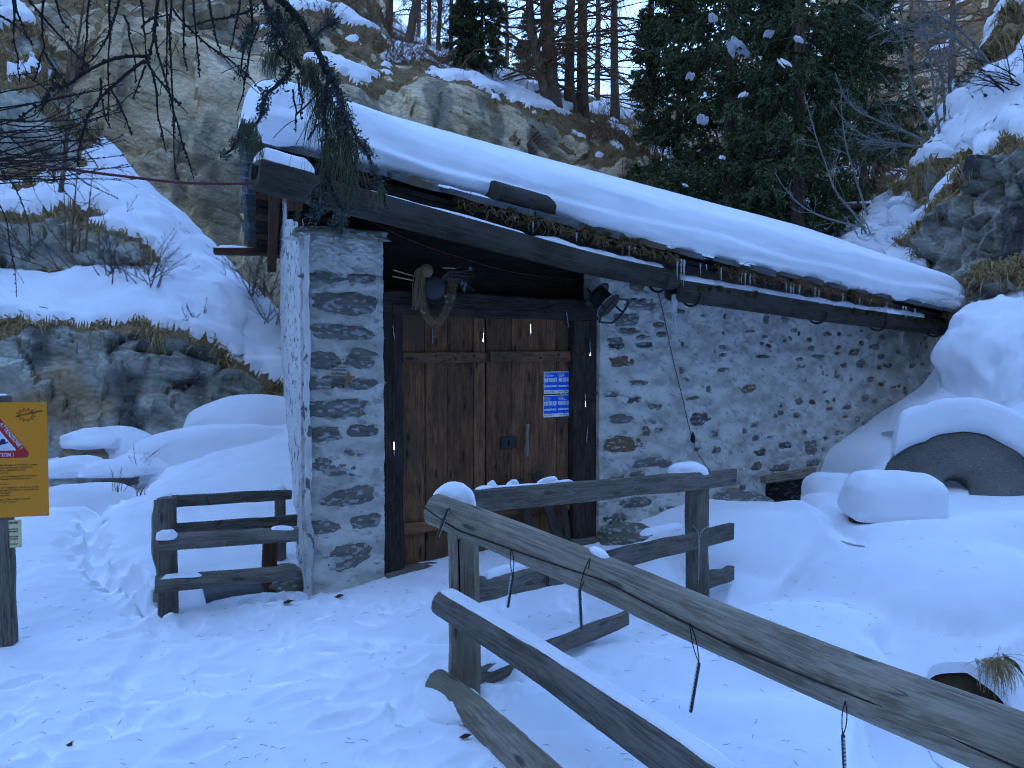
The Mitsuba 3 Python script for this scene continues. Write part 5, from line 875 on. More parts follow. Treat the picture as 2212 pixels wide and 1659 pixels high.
# ---------------------------------------------------------------- string lights
glow = {'type': 'area', 'radiance': {'type': 'rgb', 'value': [.40, .41, .45]}}
def led_tube(p0, p1, facing, lit, label, group=None, dev=0, wire=None):
    p0, p1 = np.asarray(p0, float), np.asarray(p1, float); key = thing('light_tube', label, 'string light', group); d = nrm(p1 - p0); f_ = nrm(np.asarray(facing, float) - d * np.dot(facing, d)); L = np.linalg.norm(p1 - p0)
    put('tube', plank(p0, p1, .011, .011, up=f_, n=4, bevel=.002, warp=0)[:2], 'black_plastic', key, smooth=False)
    offs, ons = [], []
    for k in range(12):
        q = p0 + d * L * (k + .7) / 12.6 + f_ * .007; b = icosphere(q, .0042, 1)
        (ons if lit and lit[0] <= (k + .5) / 12 <= lit[1] else offs).append(b)
    if offs: put('diodes', join(offs), 'led_off', key, kind='stuff')
    if ons:
        kk = put('lit_diodes', join([(m[0].mean(0) + (m[0] - m[0].mean(0)) * (.7 + .6 * i / len(ons)), m[1]) for i, m in enumerate(ons)]), 'led_off', key, kind='stuff'); scene[kk]['emitter'] = glow
    if wire is not None: put('wire', join([tube([wire, (wire + p0) / 2 + np.array([s * .008, -.002, 0]), p0], .0020, 10, 4) for s in (-1, 1)]), 'black_wire', key)
    return key
toC = np.array([0, -1, .1])
for (x0, y0), (x1, y1), Y, wy, lab, fc in (((966, 1102), (945, 1160), 3.71, (972, 1098), 'dark light tube hanging aslant from the end of the top log', (.9, .3, 0)), ((1108, 1242), (1097, 1312), 3.47, (1104, 1185), 'dark light tube hanging on the top log beside the split post', (-1, -.3, 0)), ((1252, 1275), (1256, 1358), 3.25, (1275, 1205), 'dark light tube hanging in the middle of the top log', (-1, -.25, 0)),
                                         ((1510, 1432), (1492, 1538), 2.90, (1490, 1345), 'dark light tube hanging on the top log, second from the right', (-1, -.3, 0)), ((1821, 1588), (1826, 1695), 2.46, (1826, 1515), 'dark light tube hanging on the top log, nearest to the lower right corner', (.1, -1, 0))):
    led_tube(at(x0, y0, Y), at(x1, y1, Y), fc, None, lab, wire=at(wy[0], wy[1], Y))
D = lambda px, py, o=-.075: W(s_of(px, o), o, at(px, py, W(s_of(px, o), o, 0)[1])[2])
for (x0, y0), (x1, y1), o, lit, lab in (((934, 709), (934, 743), -.085, None, 'dark light tube on the door under the hanging net'), ((1044, 708), (1043, 742), -.085, (.3, .95), 'lit light tube in front of the left door leaf'), ((1145, 699), (1145, 726), -.085, (0, .75), 'brightest lit light tube, at the top of the right door leaf'), ((1222, 672), (1227, 708), -.01, None, 'dark light tube hanging over the right half of the lintel'),
                                     ((1273, 738), (1274, 770), -.02, (.75, 1), 'light tube lit at its tip, high on the right door post'), ((1263, 850), (1264, 880), -.02, (.55, 1), 'lit light tube halfway down the right door post'), ((1269, 922), (1266, 955), -.02, None, 'dark light tube low on the right door post'), ((848, 703), (852, 735), -.02, None, 'unlit pale light tube high on the left door post'), ((849, 951), (850, 985), -.02, (.1, .55), 'lit light tube on the left door post')):
    led_tube(D(x0, y0, o), D(x1, y1, o), WN, lit, lab)
wr = [D(x, y, -.012) for x, y in ((849, 655), (849, 700), (850, 800), (847, 880), (849, 950))]
wr2 = [D(x, y, -.0) for x, y in ((849, 655), (930, 660), (1040, 668), (1145, 672), (1218, 655), (1275, 690))]
wr3 = [D(x, y, -.012) for x, y in ((1275, 690), (1272, 740), (1262, 830), (1280, 850), (1268, 900), (1266, 960))]; wr4 = [D(x, y, -.012) for x, y in ((1240, 700), (1232, 740), (1248, 768), (1272, 745))]; wr5 = [D(x, y, -.012) for x, y in ((1268, 830), (1282, 825), (1288, 850), (1272, 870))]
put('black_cord', join([tube(w, .0028, 30, 4) for w in (wr, wr2, wr3, wr4, wr5)]), 'black_wire', label='thin black cord of the lights looped round the door frame', cat='cord')
P = resample(upper, 60); a, b, c = frame(P[-1] - P[0], UP); tt = np.linspace(0, 1, 60); toward = nrm(np.array([-.55, -.83, .12]))
side_ = -b if np.dot(-b, toward) > 0 else b
rad = np.interp(tt, np.linspace(0, 1, 7), [.080, .088, .092, .095, .098, .099, .100]) * 1.05
th_ = np.interp(tt, [0, .08, .25, .35, .55, .75, 1], [.35, -.25, .05, .30, -.02, .12, -.15]); put('black_cord', tube(P + (np.cos(th_) * rad)[:, None] * side_ + (np.sin(th_) * rad)[:, None] * c, .0032, 140, 5), 'black_wire', label='thin black cord of the lights stapled along the top log', cat='cord')
wl = [W(s_of(x), .03, zs(x, y)[1]) for x, y in ((1415, 628), (1432, 700), (1452, 790), (1470, 860), (1487, 930), (1503, 975), (1520, 1003), (1540, 1030))]
put('black_cord', join([tube(wl, .004, 50, 5), icosphere(W(s_of(1491), .045, zs(1491, 945)[1]), .05, 2, (.5, .4, 1), .4, 3, 3)]), 'black_wire', label='black cable hanging down the white rubble wall to the railing', cat='cord')
# red line
put('red_cable', tube([at(-60, 333, 4.6), at(90, 357, 4.7), at(260, 380, 4.75), at(420, 396, 4.8), at(520, 397, 4.8), at(595, 384, 4.83), at(640, 374, 4.95)], .0085, 60, 8), 'red_cable', label='red cable stretched across to the left end of the gutter', cat='cable')
put('red_cable', tube([D(660, 420, .40), D(780, 468, .10), D(890, 520, -.05), D(1000, 558, -.15), D(1120, 590, -.18), D(1240, 604, -.2)], .005, 50, 6), 'red_cable', label='thin red cable running under the eave over the door', cat='cable')
# ---------------------------------------------------------------- cable reel
rc = at(1302, 648, 6.98); A_ = nrm(np.array([.62, -.42, -.66])); e1 = nrm(np.cross(A_, UP)); e2 = np.cross(A_, e1)
reel = thing('cable_reel', 'black cable reel on a tube frame, hanging under the gutter beside the door', 'cable reel')
def ring(o, r, k=28): return [rc + A_ * o + (e1 * math.cos(t) + e2 * math.sin(t)) * r for t in np.linspace(0, 2 * np.pi, k)]
put('drum', join([tube(ring(-.055 + .0115 * k, .082 + .004 * (k % 2)), .0075, 28, 6) for k in range(11)] + [tube([rc - A_ * .07, rc + A_ * .075], .07, 2, 20)]), 'black_plastic', reel, kind='stuff')
for o in (-.072, .078):
    fl = put('flange', join([tube([rc + A_ * (o - .003), rc + A_ * (o + .003)], .135, 2, 32)]), 'black_plastic', reel); put('rim', tube(ring(o, .135), .004, 40, 6), 'steel' if o > 0 else 'iron', fl)
put('frame', join([tube([rc + A_ * .16 + e1 * x * .15 + e2 * y * .13 for x, y in ((-1, -.6), (-.85, -1), (.85, -1), (1, -.6), (1, .8), (.85, 1), (-.85, 1), (-1, .8), (-1, -.6))], .010, 60, 8)] + [tube([rc + A_ * .16 + e1 * s * .15, rc + A_ * .10 + e1 * s * .15, rc - A_ * .12 + e1 * s * .15 + e2 * -.02], .009, 12, 8) for s in (-1, 1)]), 'black_plastic', reel)
# ---------------------------------------------------------------- hanging ornament: balls, net, sticks, grasses
orn = thing('hanging_ornament', 'dry ornament of two woven balls, knotted net, sticks and grasses over the door', 'ornament'); OO = .02
O = lambda px, py, o=OO: W(s_of(px, o), o, at(px, py, W(s_of(px, o), o, 0)[1])[2])
r_ = np.random.default_rng(55)
def ball(c, r, mat, k, sd):
    q = np.random.default_rng(sd); ms = [icosphere(c, r * .93, 2)]
    for _ in range(k):
        ax = nrm(q.normal(0, 1, 3)); u = nrm(np.cross(ax, [.3, .2, .9])); w = np.cross(ax, u); h = q.uniform(-.5, .5) * r; rr = math.sqrt(max(r * r - h * h, 1e-4)); t = np.linspace(q.uniform(0, 6), q.uniform(7, 12), 22)
        ms.append(tube(c + ax * h + (np.cos(t)[:, None] * u + np.sin(t)[:, None] * w) * rr, .0035, None, 4))
    return put('ball', join(ms), mat, orn)
ball(O(938, 622, .06), .090, 'wicker_grey', 46, 3); ball(O(922, 585, .06), .052, 'rope', 30, 4)
for a, b in (((850, 583), (897, 597)), ((849, 597), (896, 606)), ((957, 579), (985, 580))): put('stick', tube([O(*a, .04), O(*b, .06)], .006, 6, 6), 'straw', orn)
P = []
for k in range(70):     # loose hank of net
    x = r_.uniform(896, 916); P.append(resample([O(x + 6, 577 + r_.uniform(0, 8), .07), O(x + r_.uniform(-6, 5), 620, .07 + r_.uniform(-.02, .02)), O(x + r_.uniform(-10, 6), r_.uniform(640, 672), .07)], 9) + r_.normal(0, .003, (9, 3)))
hank = batch_tube(np.array(P), np.full((len(P), 9), .0026), 4)
P = []                  # open-meshed net hanging in a V
arms = [[(906, 640), (912, 662), (922, 685), (937, 702)], [(978, 600), (972, 640), (962, 672), (940, 702)]]
for arm in arms:
    mid = resample([O(*q, .075) for q in arm], 30); sd_ = nrm(np.cross(np.gradient(mid, axis=0), WN))
    for st in range(6):
        for ph in (0, 1):
            t = np.arange(30); wv = (st - 3) * .017 + .0085 * np.sign(np.sin(t * math.pi / 3.2 + ph * math.pi + st * math.pi)) ; taper = np.interp(t, [0, 29], [1, .55]); P.append(mid + sd_ * (gaussian_filter1d(wv, .8) * taper)[:, None] + WN * r_.normal(0, .002, (30, 1)))
net = batch_tube(np.array(P), np.full((len(P), 30), .0017), 4)
put('net', join([hank, net]), 'rope', orn, kind='stuff')
put('beads', join([icosphere(O(x, y, .085), .011, 1) for x, y in ((911, 671), (916, 676), (966, 652), (963, 640), (936, 630))]), 'straw', orn, kind='stuff')
P = []
for k in range(16):
    e = O(r_.uniform(995, 1030), 575 + r_.uniform(0, 62), .05 + r_.uniform(0, .06)); b = O(952, 606, .06); P.append(resample([b, (b + e) / 2 + UP * r_.uniform(.02, .06), e], 10))
put('grass_spray', batch_tube(np.array(P), np.tile(np.linspace(.0028, .0012, 10), (len(P), 1)), 3), 'leaf_grey', orn, kind='stuff')
for x, y in ((1005, 615), (998, 612), (1003, 624), (980, 642), (1016, 580)):
    c = O(x, y, .08); L = r_.uniform(.04, .06); v = np.array([c + UP * L * .5, c + WD * .018 + WN * .006, c - UP * L * .5, c - WD * .018 + WN * .006, c + WN * .010]); put('leaf', (v, np.array([[0, 1, 4], [1, 2, 4], [2, 3, 4], [3, 0, 4]])), 'leaf_grey', orn)
P = [resample([O(952, 606, .06), O(985, 600, .06), O(x, y, .08)], 8) for x, y in ((1003, 612), (980, 636))]; put('stalk', batch_tube(np.array(P), np.full((2, 8), .002), 3), 'twig_grey', orn, kind='stuff')
# ---------------------------------------------------------------- millstones under snow on the right
mc = at(2066, 1052, 7.15); FN = nrm(np.array([-.30, -.86, .40])); fx = nrm(np.cross(FN, UP) * -1); fy = np.cross(FN, fx) if np.cross(FN, fx)[2] > 0 else -np.cross(FN, fx)
def ms_r(th): return np.interp(np.degrees(th) % 360, [0, 20, 50, 70, 120, 160, 180, 270, 360], [1.16, 1.14, 1.0, .955, .83, 1.02, 1.04, 1.0, 1.16])   # worn out of round
def millstone(c, R, r, t, sd):
    th = np.linspace(0, 2 * np.pi, 73)[:-1]; q = np.stack([np.cos(th), np.sin(th), th * 0], -1); e = (1 + .025 * (fb(q * 3, 3, sd) - .5)) * ms_r(th); rings = [(r, -t), (r, -.012), (r + .012, 0), (R * .5, .006), (R - .02, 0), (R, -.02), (R, -t)]
    v = np.concatenate([c + fx * (np.cos(th) * k * (e if k > r * 2 else 1))[:, None] + fy * (np.sin(th) * k * (e if k > r * 2 else 1))[:, None] + FN * o for k, o in rings]); return v, grid_faces(len(rings), 72, wrap=True)
put('millstone', millstone(mc, .605, .115, .20, 3), 'granite', smooth=40, label='big dark millstone leaning half buried in the snow, with its round hole', cat='millstone')
put('hollow_stone', icosphere(mc - FN * .27 - fx * .03 - UP * .02, .10, 3, (1, 1, .9), .1, 5), 'stone_grey', label='grey stone behind the hole of the big millstone', cat='stone')
# snow cap that bridges the top of the big millstone
n1, n2 = 60, 22; a = np.linspace(math.radians(24), math.radians(152), n1); tq = np.linspace(0, 1, n2); prof = [(.0, -.005), (.055, .0), (.085, .05), (.085, .18), (.06, .28), (.0, .335), (-.10, .35), (-.28, .33), (-.42, .24), (-.46, .05), (-.30, -.05)]
pr = resample([(x, y, 0) for x, y in prof], n2)[:, :2]; endk = np.clip(np.minimum(a - a[0], a[-1] - a) / .20, 0, 1); kk = np.sqrt(np.maximum(1 - (1 - endk) ** 2.2, 0)) * .92 + .08
base = mc + fx * (np.cos(a) * .60 * ms_r(a))[:, None] + fy * (np.sin(a) * .60 * ms_r(a))[:, None]; lift = np.interp(a, [a[0], math.radians(90), a[-1]], [.33, .30, .36])
V = base[:, None] + FN[None, None] * (pr[None, :, :1]) * (.5 + .5 * kk[:, None, None]) + UP * (pr[None, :, 1:] * (kk * lift / .33 * 1.08)[:, None, None]); V += .03 * (fb(V * 4, 3, 9)[..., None] - .5)
put('snow_lump', (V.reshape(-1, 3), grid_faces(n1, n2)), 'snow', label='thick curved slab of snow on top of the big millstone', cat='snow')
bc = at(1932, 1132, 6.5); put('millstone', (lambda m: (m[0], m[1]))(join([icosphere(bc + np.array([0, .08, .02]), .33, 3, (1.0, .80, .32), .05, 4)])), 'wood_red', smooth=30, label='low brown stone under a block of snow in front of the big millstone', cat='stone')
put('snow_lump', snow_blob(bc + np.array([.0, .05, .17]), .40, .30, .27, -.12, 3.6, 21, under=.45, lump=.05, n=(26, 60)), 'snow', label='square block of snow in front of the big millstone', cat='snow')
put('snow_mound', snow_blob(at(1800, 1075, 7.9), .30, .30, .26, .2, 2.6, 23, under=.3, lump=.07, n=(22, 48)), 'snow', label='rounded snow mound right of the mill-race opening', cat='snow')
put('snow_mound', snow_blob(at(1785, 1100, 7.5), .22, .25, .16, .2, 2.4, 24, under=.3, lump=.07, n=(22, 48)), 'snow', label='lower bulge of snow right of the mill-race opening', cat='snow')
# overhanging drift edges
put('snow_mound', snow_blob(at(2165, 800, 9.0), .66, .55, .66, .35, 3.2, 26, under=.9, lump=.15, n=(50, 140), tilt=(.40, .15), fine=.11), 'snow', label='hanging lump of snow under the right end of the eave', cat='snow')
# boulders in the stream bed, left
for k, (px, py, Y, r, sq, lab) in enumerate(((192, 985, 8.9, .26, (1.15, .9, .9), 'dark boulder with an arched snow hood left of the track'), (150, 1030, 8.3, .24, (1.3, .8, .6), 'low dark boulder under snow beside the yellow sign'), (240, 1030, 8.2, .20, (1.5, .8, .6), 'flat dark boulder under snow, right of the low boulder'))):
    bk = thing('boulder', lab, 'boulder'); c = at(px, py, Y); put('rock', icosphere(c, r, 3, sq, .22, 60 + k), 'rock_left', bk)
    put('snow_cap', snow_blob(c + UP * r * .42 * sq[2] * (1.5 if k == 0 else 1) + np.array([.06, .03, 0]), r * sq[0] * 1.25, r * 1.1, r * .65, .1 * k, 2.3, 70 + k, lump=.12), 'snow', bk)
for px, py, Y, ax, ay, h, rot, lab in ((255, 965, 9.2, .62, .35, .24, -.35, 'arched snow drift beyond the boulders'), (185, 1085, 7.7, .55, .25, .20, .35, 'snow lobe beside the yellow sign'), (480, 965, 8.9, .95, .4, .26, .30, 'long smooth snow lobe below the cliff foot'), (560, 905, 9.6, .85, .5, .30, .30, 'upper snow lobe beside the mill corner'), (330, 1005, 8.6, .45, .3, .16, .3, 'small snow lobe left of the long lobe')):
    put('snow_mound', snow_blob(at(px, py, Y) - UP * .10, ax, ay, h + .10, rot, 2.3, int(px), lump=.07, n=(18, 60)), 'snow', label=lab, cat='snow')
# ---------------------------------------------------------------- hut far right
hb = at(1838, 505, 15.3); hx = nrm(np.array([.94, .34, 0])); hy = np.array([-hx[1], hx[0], 0]); hut = thing('wooden_hut', 'small grey plank hut with snow on its roof, beyond the right end of the mill', 'hut')
for k in range(7): put('plank', plank(hb + hx * (-.36 + .12 * k) - UP * .3, hb + hx * (-.36 + .12 * k) + UP * .42, .03, .11, up=hx, seed=500 + k, n=4), 'wood_grey', hut)
put('roof', plank(hb + hx * -.52 + UP * .46, hb + hx * .75 + UP * .56, .7, .06, seed=510, n=4), 'wood_rail', hut); put('door_post', plank(hb + hx * .52 - UP * .3, hb + hx * .52 + UP * .5, .08, .08, up=hx, seed=511, n=4), 'wood_dark', hut)
put('post', plank(hb + hx * .55 + UP * .5, hb + hx * .55 + UP * .82, .07, .07, up=hx, seed=512, n=4), 'wood_grey', hut)
put('hut_snow', snow_blob(hb + hx * .1 + UP * .52, .62, .33, .10, .35, 3, 3, tilt=(.08, 0)), 'snow', label='flat snow on the roof of the small plank hut', cat='snow')
# ---------------------------------------------------------------- needles, twigs and leaves dropped on the snow
r_ = np.random.default_rng(88); m = []
k = 0
while k < 520:
    y = r_.uniform(3.0, 6.0); x = r_.uniform(-.68, .75) * y * .98
    if hol_d(np.array(x), np.array(y), HOL[0]) < 1.5: continue
    z = ground_z(x, y) + .004; a = r_.uniform(0, 6.28); l = r_.uniform(.008, .024); d = np.array([math.cos(a), math.sin(a), 0]) * l; m.append([[x, y, z] - d, [x, y, z + .002] + np.array([r_.normal(0, .004), r_.normal(0, .004), 0]), [x, y, z] + d]); k += 1
m = np.array(m); put('fallen_needles', batch_tube(m, np.full(m.shape[:2], .0011), 3), 'twig_brown', kind='stuff', label='brown larch needles scattered on the trodden snow', cat='needles')
for px, py, Y, lab in ((157, 1625, 3.30, 'brown withered leaf on the snow in the lower left corner'), (733, 1282, 5.55, 'curled brown leaf at the foot of the corner pier'), (622, 1275, 5.3, 'upright brown leaf in front of the mill corner'), (1005, 1610, 3.4, 'small pale scrap of bark on the snow beside the lowest log')):
    c = at(px, py, Y); c[2] = ground_z(c[0], c[1]) + .012; v = c + np.array([[-.03, 0, 0], [-.01, .012, .006], [.012, .014, .0], [.032, .002, .012], [.01, -.012, .004], [-.012, -.014, .0], [0, 0, .018]]) * (1.0 if Y < 4 else 1.3); f = np.array([[i, (i + 1) % 6, 6] for i in range(6)])
    put('dead_leaf', (v, f), 'brown_leaf', label=lab, cat='leaf', smooth=False)
# ---------------------------------------------------------------- trees and shrubs
def larch(px, py, Y, topx, wpx, height, seed, label, group=None, fork=None, bmat='bark', tmat='twig_brown', prim=70, dens=9, spread=2.3, cat='tree', lo=.06):
    r = np.random.default_rng(seed); b = at(px, py, Y) - UP * .15; t0 = at(topx, 0, Y + .1); d = (t0 - b) / max(t0[2] - b[2], .5); key = thing('larch_tree', label, cat, group)
    rad = wpx / F * Y / 2; n = 14; z = np.linspace(0, height, n); w = gaussian_filter1d(r.normal(0, 1, (n, 3)), 1.5, axis=0) * .07 * [1, 1, 0]; w[0] = 0
    tr = [b + d * z[:, None] + w]; R = [rad * (1.18 - .12 * np.minimum(z, 1.5)) * (1 - z / height) ** .7 + .01]; R[0][0] *= 1.25
    if fork is not None:
        k = np.linspace(0, 1, n); f2 = fork; p = resample([at(*q) for q in f2], n); tr.append(np.concatenate([p[:-1], (p[-1] + nrm(p[-1] - p[-3]) * 4)[None]])); R.append(rad * .8 * np.linspace(1, .45, n))
    put('trunk', join([batch_tube(t[None], q[None], 9) for t, q in zip(tr, R)]), bmat, key)
    T = np.array(tr); i, t, p, dd = sprout(r, T, prim, lo, .95, 1.45, .2, .6); l = spread * (1 - t * .75) * r.uniform(.5, 1.15, len(i))
    P1 = wander(r, p, dd, l, 8, .14, (0, 0, -.15)); r1 = (.026 * (1 - .6 * t) * (spread / 2.3) + .004)[:, None] * np.linspace(1, .3, 8)
    i2, t2, p2, d2 = sprout(r, P1, dens, .12, 1, .95, .3, .3); P2 = wander(r, p2, d2, l[i2] * (1.05 - t2 * .7) * .38, 4, .26, (0, 0, -.5)); r2 = np.full((len(P2), 4), .0065) * np.linspace(1, .5, 4)
    i3, t3, p3_, d3 = sprout(r, P2, 3, .1, 1, .8, .4); P3 = wander(r, p3_, d3, r.uniform(.12, .34, len(i3)), 3, .2, (0, 0, -.4)); r3 = np.full((len(P3), 3), .0045)
    put('crown', join([batch_tube(P1, r1, 4), batch_tube(P2, r2, 3), batch_tube(P3, r3, 3)]), tmat, key); return key
G = 'bare larches on the cliff top'
larch(1196, 240, 21.2, 1182, 32, 13, 1, 'forked bare larch with a thick double trunk on the cliff edge', fork=((1188, 240, 21.1), (1168, 150, 21.1), (1150, 70, 21.2), (1144, 0, 21.3), (1146, -120, 21.4)), prim=60, spread=3.6)
larch(1234, 246, 21.9, 1236, 21, 14, 2, 'straight larch trunk, left one of the close pair', prim=55, spread=2.8); larch(1256, 252, 22.3, 1256, 23, 14, 3, 'straight larch trunk, right one of the close pair', prim=55, spread=2.8); larch(1330, 285, 23.6, 1324, 18, 14, 4, 'bare larch standing left of the big spruce', prim=70, spread=3.0)
larch(838, 105, 20.2, 842, 15, 9, 5, 'upright larch trunk at the left end of the cliff-top trees', prim=46, spread=1.6); larch(872, 112, 20.4, 896, 17, 9, 6, 'leaning larch trunk at the left end of the cliff-top trees', prim=46, spread=1.6)
for px, s, w in ((927, 7, 'left one'), (950, 8, 'middle one'), (974, 9, 'right one')): larch(px, 128, 22.8, px + 1, 8, 9, s, w + ' of the three slim bare larches left of the small spruce', prim=60, spread=1.5)
larch(900, 110, 30, 905, 8, 12, 21, 'distant bare larch behind the leaning trunk', prim=80, spread=2.2, lo=.02); larch(1095, 168, 42, 1095, 9, 8, 22, 'distant pale-twigged larch between the small spruce and the forked larch', prim=80, spread=2.6, lo=.0)
for px, py, Y, s, lab in ((1290, 262, 29, 23, 'distant larch behind the close pair of trunks'), (1405, 300, 28, 24, 'bare larch half hidden behind the left side of the big spruce'), (1890, 420, 25, 25, 'brown bare larch behind the grey saplings'), (1965, 330, 27, 26, 'brown bare larch high on the right slope'), (2060, 230, 28, 27, 'brown bare larch above the snowy bank'), (2140, 120, 28, 28, 'brown bare larch at the upper right corner'), (1830, 400, 31, 29, 'far bare larch between the spruces and the saplings'), (1730, 330, 36, 30, 'far bare larch behind the spruces')):
    larch(px, py, Y, px + 3, 12, 14, s, lab, prim=62, spread=3.2, dens=9, lo=.01)
def spruce(px, py, Y, R, height, seed, label, wpx=20, z0=.02, dense=1.0, mat='needles', snow=0, tree='spruce_tree', cut=None):
    r = np.random.default_rng(seed); b = at(px, py, Y) - UP * .2; key = thing(tree, label, 'tree'); n = 12; z = np.linspace(0, height, n)
    tr = b + np.stack([z * .004 * r.normal(), z * 0, z], -1); put('trunk', batch_tube(tr[None], (wpx / F * Y / 2 * (1 - z / height * .92))[None], 9), 'bark', key)
    nb = int(height * 18 * dense); t = r.uniform(z0, .985, nb) if cut is None else r.uniform(z0, cut, nb); az = r.uniform(0, 2 * np.pi, nb); L = R * (1 - t) ** .75 * r.uniform(.55, 1.12, nb) * (.75 + .25 * sstep(0, .12, t)) + .12
    p = b + UP * (t * height)[:, None]; up0 = np.interp(t, [0, .6, 1], [-.12, .1, .7]); d = np.stack([np.cos(az), np.sin(az), up0], -1)
    P1 = wander(r, p, d, L, 10, .06, (0, 0, -.55)); P1[:, :, 2] += (np.linspace(0, 1, 10)[None] ** 3) * L[:, None] * .16
    r1 = (.006 + .012 * L / R)[:, None] * np.linspace(1, .25, 10); put('branches', batch_tube(P1, r1, 3), 'twig_grey', key, kind='stuff')
    per = 15; i, t2, p2, d2 = sprout(r, P1, per, .14, 1.0, .95, .2, .75); l2 = L[i] * (1.12 - t2) * .42 * r.uniform(.6, 1.2, len(i)) + .10; P2 = wander(r, p2, d2, l2, 6, .10, (0, 0, -.95))
    P2 = np.concatenate([P2, P1[:, 4:10]]); per3 = 25; k = np.repeat(np.arange(len(P2)), per3); tt = r.uniform(0, 1, len(k)) * 4.999; a = tt.astype(int); fr = (tt - a)[:, None]; q = P2[k, a] * (1 - fr) + P2[k, a + 1] * fr; tan = nrm(P2[k, a + 1] - P2[k, a])
    dr_ = nrm(tan * .75 + r.normal(0, .55, q.shape) + np.array([0, 0, -.18])); ln = r.uniform(.06, .15, len(k)) * (1 if R > 1.2 else .7); sd = nrm(np.cross(dr_, r.normal(0, 1, q.shape))) * (.022 if R > 1.2 else .015)
    v = np.stack([q - sd, q + sd, q + dr_ * ln[:, None]], 1).reshape(-1, 3); put('needles', (v, np.arange(len(v)).reshape(-1, 3)), mat, key, smooth=False, kind='stuff')
    return key, P1, L
sp1, P1, L1 = spruce(1576, 545, 17.0, 2.55, 15.5, 11, 'big dark spruce in the middle of the trees, snow flecks on its boughs', 34, .0)
sp2, P2_, L2 = spruce(1722, 520, 15.2, 2.0, 14.5, 12, 'dark spruce with a bare lower trunk, right of the big spruce', 30, .045)
spruce(1462, 470, 19.5, 1.6, 9.5, 13, 'smaller dark spruce at the left foot of the big spruce', 16, .0); spruce(1862, 500, 18.5, 1.7, 13.0, 14, 'rearmost dark spruce behind the grey saplings', 20, .02)
spruce(1650, 470, 22, 2.2, 16, 18, 'tall spruce standing behind the two front spruces', 22, .0, .8)
spruce(1042, 200, 20.0, .85, 5.2, 15, 'small slender spruce on the cliff top', 10, .0, 1.5, 'needles_far'); spruce(1002, 180, 19.8, .62, 2.6, 16, 'low bushy spruce leaning on the small slender spruce', 7, .0, 2.0, 'needles_far')
spruce(1138, 205, 33, .7, 3.6, 17, 'tiny distant spruce seen between the larches', 6, .0, 1.5, 'needles_far'); spruce(1395, 330, 26, .9, 5, 19, 'young spruce left of the big spruce', 8, .0, 1.3, 'needles_far')
for px, py, Y, a, s in ((1695, 137, 14.2, .15, 1), (1590, 103, 15.6, .22, 2), (1517, 258, 15.4, .12, 3), (1660, 72, 14.6, .10, 4), (1605, 205, 15.2, .1, 5), (1560, 340, 15, .07, 6), (1480, 400, 16, .06, 7), (1725, 85, 13.8, .08, 8), (1540, 40, 15.8, .10, 9), (1490, 165, 16.0, .09, 10), (1870, 95, 16, .07, 11)):
    put('bough_snow', join([snow_blob(at(px, py, Y) + np.array([dx * a, 0, dz * a]), a * k, a * .5, a * .3, s, 2, s + j, lump=.45, n=(8, 18), tilt=(.4 * math.sin(s * 2.1), 1.1), under=.1) for j, (dx, dz, k) in enumerate(((0, 0, .6), (.6, -.2, .4), (-.5, -.05, .35)))]), 'snow', label='small clot of snow on a dark spruce bough', cat='snow', group='snow clots on the spruces')
def shrub(px, py, Y, stems, seed, label, mat='twig_grey', name='bare_shrub', n=14, h=1.2, spread=.7, side=7, fine=4, r0=.010, lean=(0, 0, 0), cat='shrub', group=None, hang=0.0):
    """A bare shrub: given stems (pixel polylines at distance Y) and n more random ones from its foot."""
    r = np.random.default_rng(seed); key = thing(name, label, cat, group); P = [resample([at(*q) for q in s], 14) for s in stems] if stems else []; R = [np.linspace(r0 * 1.6, r0 * .35, 14)] * len(P)
    if n:
        b = at(px, py, Y) if px else P[0][0]; d = np.stack([r.normal(0, spread, n), r.normal(0, spread, n), np.ones(n)], -1) + np.asarray(lean); S = wander(r, b + r.normal(0, .12 * h, (n, 3)) * [1, 1, .1], d, h * r.uniform(.5, 1.2, n), 14, .05, (0, 0, -.25 - hang)); P += list(S); R += [np.linspace(r0, r0 * .3, 14)] * n
    P = np.array(P); Lm = np.linalg.norm(np.diff(P, axis=1), axis=2).sum(1); put('stems', batch_tube(P, np.array(R), 5), mat, key, kind='stuff')
    i, t, p, d = sprout(r, P, side, .2, 1, .65, .2); l = Lm[i] * .33 * (1.15 - t) * r.uniform(.5, 1.2, len(i)); A = wander(r, p, d, l, 5, .14, (0, 0, .25 - hang)); i2, t2, p2, d2 = sprout(r, A, fine, .2, 1, .6, .2); C = wander(r, p2, d2, l[i2] * .42 * (1.15 - t2), 3, .16, (0, 0, .15 - hang))
    put('twigs', join([batch_tube(A, np.full((len(A), 5), r0 * .42) * np.linspace(1, .5, 5), 3), batch_tube(C, np.full((len(C), 3), r0 * .25), 3)]), mat, key, kind='stuff'); return key
shrub(0, 0, 0, [[(1872, 505, 10.4), (1840, 455, 10.4), (1806, 415, 10.3), (1782, 350, 10.3), (1764, 300, 10.2), (1750, 250, 10.2), (1736, 198, 10.1)], [(1874, 465, 10.8), (1850, 390, 10.7), (1828, 315, 10.6), (1820, 260, 10.6), (1816, 205, 10.6)], [(1868, 490, 10.4), (1800, 475, 10.2), (1740, 450, 10.1), (1690, 400, 10), (1675, 372, 10)]], 31, 'slender grey sapling in front of the dark spruces, right of the roof', 'bark_pale', 'sapling', n=3, h=.6, side=11, fine=4, r0=.011, lean=(-.4, 0, 0))
ks = dict(mat='bark_pale', name='sapling', n=0, side=22, fine=6, r0=.016)
